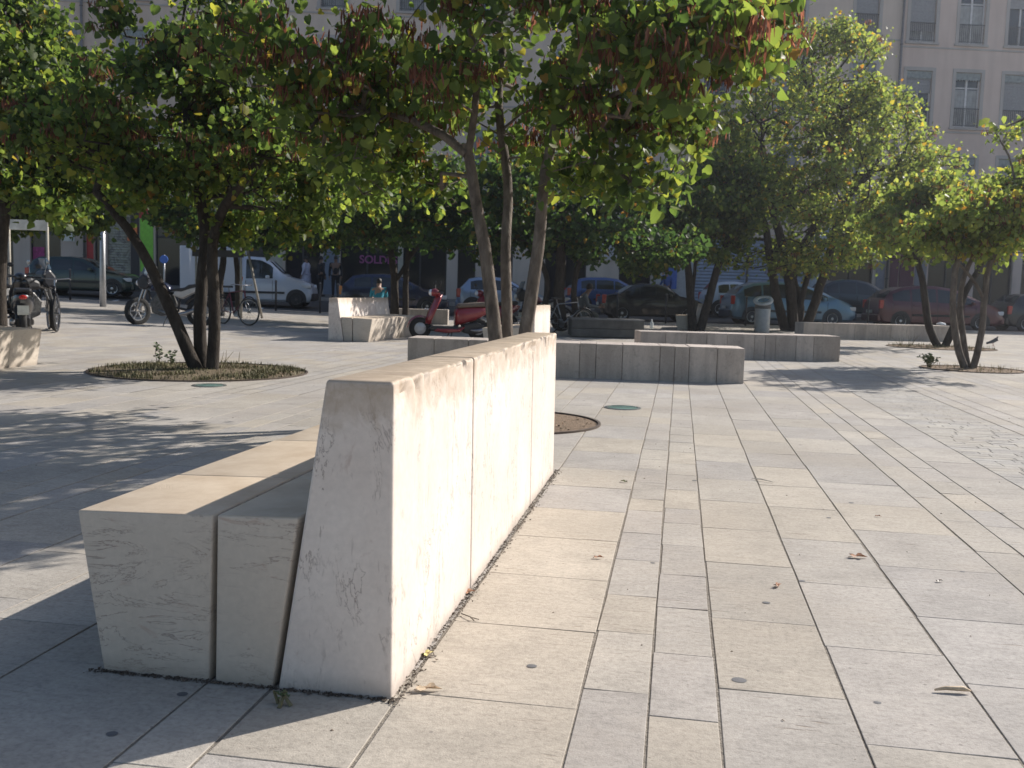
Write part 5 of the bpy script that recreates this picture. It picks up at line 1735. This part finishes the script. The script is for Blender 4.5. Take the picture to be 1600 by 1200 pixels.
# ================================================================== street furniture
def bollard(px, label, h=1.05, w=34.25):
    s = fhit(px, 480, w)[0]
    e = empty('bollard', st(s, w), ST, label, 'bollard', 'thin steel bollards along the kerb')
    b = MB(); b.tube([(0, 0, -.02), (0, 0, h-.05)], .035, 10); b.build('post', plain('bollard_paint', (0.035, 0.035, 0.04), .5), e, smooth=True)
    b = MB(); b.lathe([(.036, h-.05), (.042, h-.045), (.042, h-.02), (.03, h), (.001, h+.008)], n=12); b.build('cap', plain('bollard_cap', (0.12, 0.12, 0.13), .4), e, smooth=True)
for px, lb in ((431, 'steel bollard in front of the bonnet of the white box van'), (500, 'steel bollard between the white box van and the dappled bench'), (528, 'steel bollard at the left end of the dappled bench'),
               (965, 'steel bollard in front of the rear wheel of the black saloon'), (1041, 'steel bollard in front of the bonnet of the black saloon'), (1102, 'steel bollard behind the farthest small bench'),
               (1166, 'steel bollard at the tail of the light blue people carrier'), (1357, 'steel bollard between the light blue and dark red cars'), (1494, 'steel bollard beside the dark red people carrier'),
               (250, 'steel bollard behind the grey tailed motorbike'), (110, 'steel bollard in front of the dark green estate car')):
    bollard(px, lb)

# litter bin
p = ground(1192, 31.2)
e = empty('litter_bin', p, YH, 'grey cylindrical litter bin with a tilted pale ring on top', 'litter bin')
b = MB(); b.lathe([(.001, 0), (.235, 0), (.24, .02), (.245, .86), (.225, .88)], n=32); b.build('bin_body', plain('bin_grey', (0.46, 0.45, 0.43), .55, .2), e, smooth=True)
b = MB(); b.lathe([(.235, .76), (.252, .77), (.252, .88), (.235, .89)], n=32); b.build('band', plain('bin_band', (0.14, 0.14, 0.14), .5, .2), e, smooth=True)
b = MB(); n = 32; vs = []; fs = []
for i in range(n):
    a = 2*pi*i/n
    wv = .035*cos(a)
    for rr, z in ((.17, 1.02), (.30, .99), (.315, 1.02), (.30, 1.05), (.17, 1.05)):
        vs.append((rr*cos(a), rr*sin(a), z+wv*1.2+.42*rr*sin(a)))
for i in range(n):
    for j in range(5): fs.append((i*5+j, ((i+1) % n)*5+j, ((i+1) % n)*5+(j+1) % 5, i*5+(j+1) % 5))
b.add(vs, fs); b.build('ring', plain('bin_ring', (0.62, 0.62, 0.60), .45), e, smooth=True)
b = MB(); b.lathe([(.001, .80), (.2, .80), (.215, .87)], n=24); b.build('bag', plain('bin_bag', (0.05, 0.05, 0.05), .4), e)

# lamp post
p = ground(161, 31)
e = empty('street_lamp', p, YH, 'slender grey lamp post with a forked top behind the left trees', 'street lamp')
b = MB(); b.tube([(0, 0, 0), (0, 0, 1.1), (.02, 0, 3.3)], [.10, .09, .07], 14); b.build('post', GALV, e, smooth=True)
for sd_ in (-1, 1):
    b = MB(); b.tube([(.02, 0, 3.25), (.02+sd_*.10, 0, 3.45), (.02+sd_*.42, 0, 4.3)], [.05, .05, .04], 10); b.build('arm', GALV, e, smooth=True)
    b = MB(); b.lathe([(.001, .16), (.16, .1), (.20, 0), (.001, -.02)], c=(.02+sd_*.44, 0, 4.32), n=18); b.build('lamp_head', plain('lamp_grey', (0.2, 0.2, 0.2), .4, .4), e, smooth=True)
# wooden frame at left
p = ground(46, 20.5)
e = empty('stake_frame', p, YH, 'pale wooden frame of two posts and a cross board at the left edge', 'tree stake frame', 'wooden tree stake frames')
for x in (-.40, .40):
    b = MB(); b.tube([(x, 0, -.02), (x, 0, 2.02)], .03, 10); b.build('post', plain('pale_wood', (0.34, 0.31, 0.26), .8, vary=.2), e, smooth=True)
b = MB(); b.box(-.46, .44, -.06, -.037, 1.94, 2.15); b.build('cross_board', plain('white_board_wood', (0.56, 0.55, 0.50), .8, vary=.2, scale=6), e, bevel=.01)
p = ground(352, 28.6)
e = empty('stake_frame', p, YH, 'dark rail on pale posts around the tree in front of the white van', 'tree stake frame', 'wooden tree stake frames')
for (x, y, dx) in ((-.85, 0, 0), (.45, 0, .02), (.45, .7, .45), (-.85, .7, 0)):
    b = MB(); b.tube([(x, y, -.02), (x+dx*-0, y, 2.05)] if not dx else [(x+dx, y, -.02), (x, y, 2.05)], .035, 8); b.build('post', plain('pale_wood', (0.34, 0.31, 0.26), .8, vary=.2), e, smooth=True)
b = MB(); b.box(-.95, .55, -.06, -.037, 1.75, 1.95); b.build('rail', plain('dark_wood', (0.05, 0.045, 0.04), .8), e, bevel=.01)
# round blue sign
p = ground(257, 33.4)
e = empty('road_sign', p, ST, 'small round blue sign on a thin post behind the motorbike', 'road sign')
b = MB(); b.tube([(0, 0, 0), (0, 0, 1.7)], .03, 8); b.build('post', GALV, e, smooth=True)
b = MB(); b.lathe([(.001, -.055), (.13, -.055), (.14, -.045), (.14, -.035), (.001, -.035)], c=(0, 0, 1.55), axis='Y', n=24); b.build('disc', plain('sign_blue', (0.06, 0.17, 0.6), .4), e)
# low wall by the kerb behind the red scooter; cube seat
a_, b_ = ground(612, 30.2), ground(700, 30.2)
low_wall(a_.x, a_.y, b_.x, b_.y, .5, .46, [.6, 1.1], 'short low wall glimpsed behind the red scooter')
p = ground(906, 26.6)
e = empty('stone_cube', p, YH, 'low stone cube under the seated man in the grey sweater', 'stone cube')
b = MB(); b.box(-.3, .25, -.25, .3, -.05, .47); b.build('cube_block', WSTONE, e, bevel=.012)

# ================================================================== people and the pigeon
SKIN = plain('skin', (0.20, 0.115, 0.08), .55); SKIN_L = plain('skin_light', (0.38, 0.24, 0.18), .55)
HAIR = plain('dark_hair', (0.012, 0.010, 0.010), .6)
def skinned(name, joints, edges, mat, parent, root=0, sub=2):
    me = bpy.data.meshes.new(name)
    me.from_pydata([j[0] for j in joints], edges, [])
    o = link(name, me, mat, parent)
    md = o.modifiers.new('skin', 'SKIN')
    sv = me.skin_vertices[0].data if me.skin_vertices else None
    if sv is None:
        bm = bmesh.new(); bm.from_mesh(me); bm.verts.layers.skin.verify(); bm.to_mesh(me); bm.free()
        sv = me.skin_vertices[0].data
    for i, j in enumerate(joints):
        r = j[1]
        sv[i].radius = (r, r) if isinstance(r, (int, float)) else r
        sv[i].use_root = (i == root)
    md.use_smooth_shade = True
    sb = o.modifiers.new('sub', 'SUBSURF'); sb.levels = sub; sb.render_levels = sub
    return o

def make_person(loc, rz, label, J, skin, top, bottom, shoe=BLACKP, robe=None, scale=1.0):
    """J: joint positions, person faces +x"""
    e = empty('person', loc, rz, label, 'person')
    e.scale = (scale,)*3
    j = J
    names = ['pel', 'bel', 'che', 'nec', 'hea', 'top', 'shl', 'ell', 'wrl', 'hal', 'shr', 'elr', 'wrr', 'har', 'hil', 'knl', 'anl', 'tol', 'hir', 'knr', 'anr', 'tor']
    rad = dict(pel=.125, bel=.115, che=.14, nec=.055, hea=.085, top=.06, shl=.06, ell=.042, wrl=.03, hal=.032, shr=.06, elr=.042, wrr=.03, har=.032,
               hil=.085, knl=.058, anl=.04, tol=.035, hir=.085, knr=.058, anr=.04, tor=.035)
    idx = {n: i for i, n in enumerate(names)}
    E_ = [('pel', 'bel'), ('bel', 'che'), ('che', 'nec'), ('nec', 'hea'), ('hea', 'top'), ('che', 'shl'), ('shl', 'ell'), ('ell', 'wrl'), ('wrl', 'hal'), ('che', 'shr'), ('shr', 'elr'), ('elr', 'wrr'), ('wrr', 'har'),
          ('pel', 'hil'), ('hil', 'knl'), ('knl', 'anl'), ('anl', 'tol'), ('pel', 'hir'), ('hir', 'knr'), ('knr', 'anr'), ('anr', 'tor')]
    skinned('body', [(j[n], rad[n]) for n in names], [(idx[a], idx[b_]) for a, b_ in E_], skin, e)
    def sub(nm, ns, es, k, mat, extra=None):
        ii = {n: i for i, n in enumerate(ns)}
        skinned(nm, [(j[n], rad[n]*k+.012) for n in ns], [(ii[a], ii[b_]) for a, b_ in es], mat, e)
    sub('shirt', ['pel', 'bel', 'che', 'shl', 'ell', 'shr', 'elr'] + (['wrl', 'wrr'] if robe != 'short' else []),
        [('pel', 'bel'), ('bel', 'che'), ('che', 'shl'), ('shl', 'ell'), ('che', 'shr'), ('shr', 'elr')] + ([('ell', 'wrl'), ('elr', 'wrr')] if robe != 'short' else []), 1.08, top)
    sub('trousers', ['pel', 'hil', 'knl', 'anl', 'hir', 'knr', 'anr'], [('pel', 'hil'), ('hil', 'knl'), ('knl', 'anl'), ('pel', 'hir'), ('hir', 'knr'), ('knr', 'anr')], 1.08, bottom)
    if robe == 'long':
        b = MB(); b.lathe([(.24, .35), (.21, .8), (.17, 1.1), (.19, 1.35), (.12, 1.45)], n=20); b.build('tunic', top, e, smooth=True)
    h = Vector(j['hea']); t = Vector(j['top']); up = (t-h).normalized()
    b = MB(); c = h+up*.035
    b.ball((c.x-.018, c.y, c.z+.025), .10, .088, .105, 14); b.build('hair', HAIR, e, smooth=True)
    b = MB()
    for sd_ in (-1, 1): b.ball((h.x+.083, sd_*.032+h.y, h.z+.01), .012, .014, .010, 8)
    b.build('eyes', plain('eye', (0.03, 0.02, 0.02), .3), e)
    b = MB(); b.ball((h.x+.098, h.y, h.z-.015), .016, .012, .022, 8); b.build('nose', skin, e, smooth=True)
    for sd_, kk in ((1, 'hal'), (-1, 'har')):
        hh = Vector(j[kk]); ww = Vector(j['wrl' if kk == 'hal' else 'wrr']); d = (hh-ww).normalized(); side = d.cross(Vector((0, 1, 0))).normalized() if abs(d.y) < .9 else Vector((1, 0, 0))
        b = MB()
        for k in range(4):
            o_ = side*(k-1.5)*.018
            l_ = (.07, .08, .075, .06)[k]
            b.tube([hh+o_, hh+o_+d*l_*.6, hh+o_+d*l_+Vector((.012, 0, -.005))], [.009, .0085, .006], 6)
        b.tube([hh-d*.03+side*.03, hh+side*.055+d*.01, hh+side*.06+d*.035], [.011, .009, .007], 6)
        b.build('fingers', skin, e, smooth=True)
    for kk, aa in (('tol', 'anl'), ('tor', 'anr')):
        t_ = Vector(j[kk]); a_ = Vector(j[aa])
        b = MB(); b.ball(((t_.x+a_.x)/2, (t_.y+a_.y)/2, (t_.z+a_.z)/2-.01), abs(t_.x-a_.x)/2+.07, .05, .045, 12); b.build('shoe', shoe, e, smooth=True)
    return e

def stand(lean=0.0, arm=0.1):
    return dict(pel=(0, 0, .95), bel=(0, 0, 1.12), che=(.01, 0, 1.33), nec=(.0, 0, 1.50), hea=(.02, 0, 1.62), top=(.01, 0, 1.70),
                shl=(0, .19, 1.42), ell=(-.02, .25, 1.14), wrl=(arm, .25, .90), hal=(arm+.02, .25, .82), shr=(0, -.19, 1.42), elr=(-.02, -.25, 1.14), wrr=(.06, -.25, .90), har=(.08, -.25, .82),
                hil=(0, .09, .88), knl=(.04, .10, .50), anl=(0, .11, .09), tol=(.15, .12, .04), hir=(0, -.09, .88), knr=(.0, -.10, .50), anr=(-.06, -.11, .09), tor=(.09, -.12, .04))
def sit(z=.47, fwd=.0, arm=.35):
    return dict(pel=(0, 0, z+.12), bel=(.02, 0, z+.28), che=(.07+fwd, 0, z+.48), nec=(.11+fwd*1.5, 0, z+.64), hea=(.16+fwd*2, 0, z+.745), top=(.17+fwd*2, 0, z+.82),
                shl=(.07+fwd, .19, z+.56), ell=(.15+fwd, .24, z+.30), wrl=(arm, .14, z+.26), hal=(arm+.07, .12, z+.27), shr=(.07+fwd, -.19, z+.56), elr=(.15+fwd, -.24, z+.30), wrr=(arm, -.14, z+.26), har=(arm+.07, -.12, z+.27),
                hil=(.05, .10, z+.10), knl=(.46, .13, z+.07), anl=(.44, .14, .09), tol=(.59, .15, .04), hir=(.05, -.10, z+.10), knr=(.46, -.13, z+.07), anr=(.42, -.14, .09), tor=(.57, -.15, .04))
def far(px, w): return st(fhit(px, 470, w)[0], w, .02)
make_person(far(478, 44.6), ST+pi*.9, 'person in a long white tunic standing behind the white box van', stand(), SKIN, plain('white_cloth', (0.52, 0.50, 0.60), .8), plain('white_cloth', (0.52, 0.50, 0.60), .8), robe='long')
make_person(far(501, 44.4), ST+pi*.2, 'person in dark clothes next to the one in a white tunic', stand(arm=.25), SKIN, plain('dark_cloth', (0.02, 0.02, 0.025), .9), plain('dark_cloth', (0.02, 0.02, 0.025), .9), scale=1.02)
make_person(far(524, 44.0), ST-pi*.5, 'person in black standing furthest right of the group by the van', stand(), SKIN, plain('black_cloth', (0.012, 0.012, 0.015), .9), plain('black_cloth', (0.012, 0.012, 0.015), .9), scale=1.05)
make_person(far(1040, 44.6), ST+pi*.6, 'person in a blue top standing by the pale wall and red notice', stand(arm=.3), SKIN, plain('blue_cloth', (0.04, 0.09, 0.28), .8), plain('jeans', (0.03, 0.04, 0.08), .9))
p = ground(590, 30.0)
d = (U*.05)
pw = Vector((p.x, p.y, gz(p.x, p.y)))
make_person(pw+V*.28, ST+pi/2, 'person in a turquoise t-shirt seated with back turned behind the dappled bench', sit(.47, .04), SKIN_L, plain('turquoise_cloth', (0.03, 0.26, 0.36), .8), plain('dark_cloth', (0.02, 0.02, 0.025), .9), robe='short')
e = empty('stone_cube', pw+V*.28, ST+pi/2, 'low stone cube under the person in the turquoise t-shirt', 'stone cube')
b = MB(); b.box(-.25, .22, -.3, .3, -.05, .47); b.build('cube_block', WSTONE, e, bevel=.012)
p = ground(906, 26.6)
make_person(p, YH, 'man in a grey sweater seated bent forward behind the dark planked seat', sit(.47, .05, .5), SKIN, plain('grey_cloth', (0.13, 0.14, 0.145), .9), plain('olive_cloth', (0.09, 0.095, 0.08), .9))

# pigeon, facing right
p = ground(1556, 26.0)
e = empty('pigeon', p, YH, 'dark pigeon standing on the paving near the right edge', 'pigeon')
PG = plain('pigeon_grey', (0.045, 0.05, 0.065), .6, vary=.3, scale=30)
skinned('body', [((-.19, 0, .07), (.012, .03)), ((-.10, 0, .095), (.03, .035)), ((-.02, 0, .125), (.05, .052)), ((.05, 0, .15), .05), ((.085, 0, .185), .032), ((.095, 0, .225), .022), ((.105, 0, .25), .023), ((.125, 0, .25), .014)],
        [(i, i+1) for i in range(7)], PG, e, 3)
b = MB()
for sd_ in (-1, 1):
    vs = [(.05, sd_*.05, .175), (.0, sd_*.062, .17), (-.16, sd_*.03, .085), (-.10, sd_*.055, .09), (.03, sd_*.06, .115)]
    b.add(vs, [(0, 1, 2, 3, 4)])
b.build('wings', plain('pigeon_wing', (0.07, 0.075, 0.09), .6), e)
b = MB()
for sd_ in (-1, 1):
    b.tube([(.0, sd_*.022, .09), (.005, sd_*.024, .008)], .004, 6)
    for q in (-.5, 0, .5): b.tube([(.005, sd_*.024, .006), (.035, sd_*.024+q*.03, .003)], .003, 5)
    b.tube([(.005, sd_*.024, .006), (-.015, sd_*.024, .003)], .003, 5)
b.build('legs', plain('pigeon_leg', (0.25, 0.07, 0.06), .6), e)
b = MB(); b.tube([(.128, 0, .25), (.15, 0, .243)], [.006, .002], 6); b.build('beak', BLACKP, e)

# ================================================================== litter on the paving and walls
def gpt(px, D_): return ground(px, D_)
def dry_leaf(x, y, size, rot, label, col, curl=.4, lobes=5):
    e = tag(None or empty('fallen_leaf', (x, y, gz(x, y)+.002), rot, label, 'leaf', 'dry leaves on the paving'))
    b = MB(); n = 14; vs = [(0, 0, .006)]
    for i in range(n):
        a = 2*pi*i/n
        rr = size*(.75+.25*cos(lobes*a))*(1.0 if abs(cos(a)) > .3 else .75)
        vs.append((rr*cos(a), rr*.6*sin(a), .003+curl*size*abs(sin(a*1.5))*.8))
    b.add(vs, [(0, i+1, (i+1) % n+1) for i in range(n)])
    b.build('blade', col, e, fixn=False)
    b = MB(); b.tube([(-size*.9, 0, .004), (0, 0, .008), (size*.5, 0, .01)], .0012, 5); b.build('stalk', plain('leaf_stalk', (0.2, 0.1, 0.05)), e)
LB = plain('leaf_brown', (0.34, 0.16, 0.08), .7, vary=.35, scale=60); LT = plain('leaf_tan', (0.55, 0.42, 0.28), .7, vary=.25, scale=60)
import itertools
def at_px(px, py):
    u, v = (px-800)/FPX, (600-py)/FPX
    d = RIGHT*u+UP*v+FWD
    k = -CAMH/d.z
    return d.x*k, d.y*k
for px, py, s_, r_, c, lb in ((668, 1080, .042, .3, LT, 'curled tan leaf at the near corner of the bench'), (1340, 872, .045, .2, LB, 'reddish brown leaf on the paving at the right'),
        (1215, 917, .028, 1., LB, 'small red brown leaf left of the larger reddish one'), (935, 873, .026, .3, LB, 'flat brown leaf on the warm coloured slab'),
        (975, 754, .03, 2.5, plain('leaf_green', (0.08, 0.13, 0.04)), 'greenish leaf near the far end of the bench'), (668, 1025, .03, 1.1, plain('leaf_yellow', (0.5, 0.42, 0.14)), 'yellowish leaf caught against the foot of the bench'),
        (732, 928, .034, .9, LB, 'orange brown leaf against the joint of the bench'), (1372, 808, .018, 0, LB, 'tiny leaf near the middle of the right hand slabs'),
        (1468, 910, .018, .4, BLACKP, 'tiny dark crumb on the grey slab at the right')):
    x, y = at_px(px, py)
    dry_leaf(x, y, s_, r_, lb, c)
x, y = at_px(1488, 1083)
e = empty('seed_pod', (x, y, .004), .15, 'dry tan seed pod lying on the slabs at the lower right', 'seed pod')
b = MB(); b.tube([(-.05, 0, .004), (-.02, .003, .009), (.03, 0, .010), (.05, -.004, .006)], [.003, .006, .008, .002], 8); b.build('pod', LT, e, smooth=True)
x, y = at_px(1190, 752)
e = empty('twig', (x, y, .004), -.5, 'pale twig lying across a joint of the paving', 'twig')
b = MB(); b.tube([(-.07, .01, .003), (0, 0, .008), (.08, -.012, .004)], [.002, .004, .002], 6); b.build('stick', plain('pale_twig', (0.6, 0.57, 0.5)), e)
x, y = at_px(733, 968)
e = empty('twig', (x, y, .003), -.8, 'short forked twig beside the foot of the bench', 'twig')
b = MB(); b.tube([(-.05, 0, .003), (0, .004, .006), (.03, 0, .003)], .002, 6); b.tube([(0, .004, .005), (.03, .02, .003)], .0015, 5); b.build('stick', plain('dark_twig', (0.1, 0.08, 0.06)), e)
p = pt(1470, 509, 29.6); p.z = gz(p.x, p.y)+.456
e = empty('crumpled_paper', p, 0, 'crumpled white paper lying on the farthest low wall', 'paper')
b = MB(); bmx = bmesh.new(); bmesh.ops.create_icosphere(bmx, subdivisions=2, radius=.09)
for v in bmx.verts: v.co = Vector((v.co.x*1.5, v.co.y, abs(v.co.z)*.8))*(1+.35*noise.noise(v.co*30))
mx_ = bpy.data.meshes.new('paper'); bmx.to_mesh(mx_); bmx.free()
link('sheet', mx_, plain('paper_white', (0.7, 0.7, 0.7)), e)
p = pt(1018, 512, 18.7); p.z = gz(p.x, p.y)+.453
e = empty('plastic_bottle', p, 0, 'small clear bottle on top of the middle low wall', 'bottle')
b = MB(); b.lathe([(.001, 0), (.032, 0), (.034, .02), (.034, .11), (.014, .15), (.014, .165)], n=14); b.build('bottle_body', plain('dull_plastic', (0.45, 0.48, 0.46), .2), e, smooth=True)
b = MB(); b.lathe([(.016, .165), (.016, .185), (.001, .186)], n=12); b.build('cap', plain('cap_white', (0.6, 0.6, 0.6)), e)

# crumbs, dirt and gum on the paving
b = MB()
for k in range(420):
    a = rnd.random()
    x = rnd.uniform(-4, 7); y = rnd.uniform(1.8, 15)
    if -1.6 < x < -.70 and 2.4 < y < 5.9: continue
    s_ = rnd.uniform(.002, .006); t = rnd.uniform(0, 6.3)
    z = gz(x, y)+.001
    b.add([(x-s_*cos(t), y-s_*sin(t), z), (x+s_*.4*sin(t), y-s_*.4*cos(t), z+s_*.6), (x+s_*cos(t)*1.4, y+s_*sin(t)*1.4, z), (x-s_*.4*sin(t), y+s_*.4*cos(t), z+s_*.3)], [(0, 1, 2), (0, 2, 3), (0, 3, 1), (1, 3, 2)])
tag(b.build('crumbs', plain('crumb_brown', (0.10, 0.065, 0.04), .9, vary=.5, scale=5)), 'tiny crumbs and leaf bits scattered over the paving', 'debris', kind='stuff')
b = MB()
for k in range(2600):
    q = rnd.random()
    if q < .62: x = -.7165+abs(rnd.gauss(0, .017)); y = rnd.uniform(2.40, 5.95)
    elif q < .92: x = rnd.uniform(-1.60, -.70); y = 2.438-abs(rnd.gauss(0, .009))
    else: x = -1.57-abs(rnd.gauss(0, .012)); y = rnd.uniform(2.42, 5.9)
    s_ = rnd.uniform(.0015, .008)
    z = rnd.uniform(0, .003)
    vs = [(x+s_*rnd.uniform(-1, 1), y+s_*rnd.uniform(-1, 1), z+s_*rnd.uniform(-.1, .9)) for _ in range(4)]
    b.add(vs, [(0,1,2), (0,2,3), (0,3,1), (1,3,2)])
tag(b.build('dirt', plain('gutter_dirt', (0.085, 0.065, 0.05), .95, vary=.6, scale=25)), 'dark dirt gathered along the foot of the foreground bench', 'dirt', kind='stuff')
b = MB()
for k in range(46):
    x, y = ((at_px(*[(1253, 908), (1155, 1063), (1020, 880), (831, 1041), (175, 1147), (285, 1085)][k])) if k < 6 else (rnd.uniform(-3, 6), rnd.uniform(2, 12)))
    if k >= 6 and -1.7 < x < -.6 and y < 6: continue
    r_ = rnd.uniform(.008, .016) if k != 1 else .022
    n = 12; c = (x, y, gz(x, y)+.0022)
    vs = [c]+[(x+r_*(1+.25*noise.noise(Vector((i, k, 0))))*cos(2*pi*i/n), y+r_*(.9+.25*noise.noise(Vector((k, i, 1))))*sin(2*pi*i/n), gz(x, y)+.0014) for i in range(n)]
    b.add(vs, [(0, i+1, (i+1) % n+1) for i in range(n)])
tag(b.build('gum_spots', plain('old_gum', (0.11, 0.11, 0.115), .7), fixn=False), 'flattened grey gum spots on the slabs', 'gum', kind='stuff')
weed(447, 2.47, .035, 3, 'tiny green weed in the gap at the foot of the bench', sp=.02)
# ---- haze box added to imitate the veiling glare of the sun and lift shadows
hz = MB(); hz.box(-70, 80, -14, 62, -1.6, 19.5)
HM = bpy.data.materials.new('haze'); HM.use_nodes = True
for n_ in list(HM.node_tree.nodes):
    if n_.type != 'OUTPUT_MATERIAL': HM.node_tree.nodes.remove(n_)
pvn = HM.node_tree.nodes.new('ShaderNodeVolumePrincipled')
pvn.inputs['Color'].default_value = (0.86, 0.90, 1.0, 1)
pvn.inputs['Density'].default_value = 0.0009
pvn.inputs['Anisotropy'].default_value = 0.72
HM.node_tree.links.new(pvn.outputs[0], HM.node_tree.nodes['Material Output'].inputs['Volume'])
tag(hz.build('haze', HM), 'faint haze added to imitate the glare of the sun', 'haze', kind='stuff')
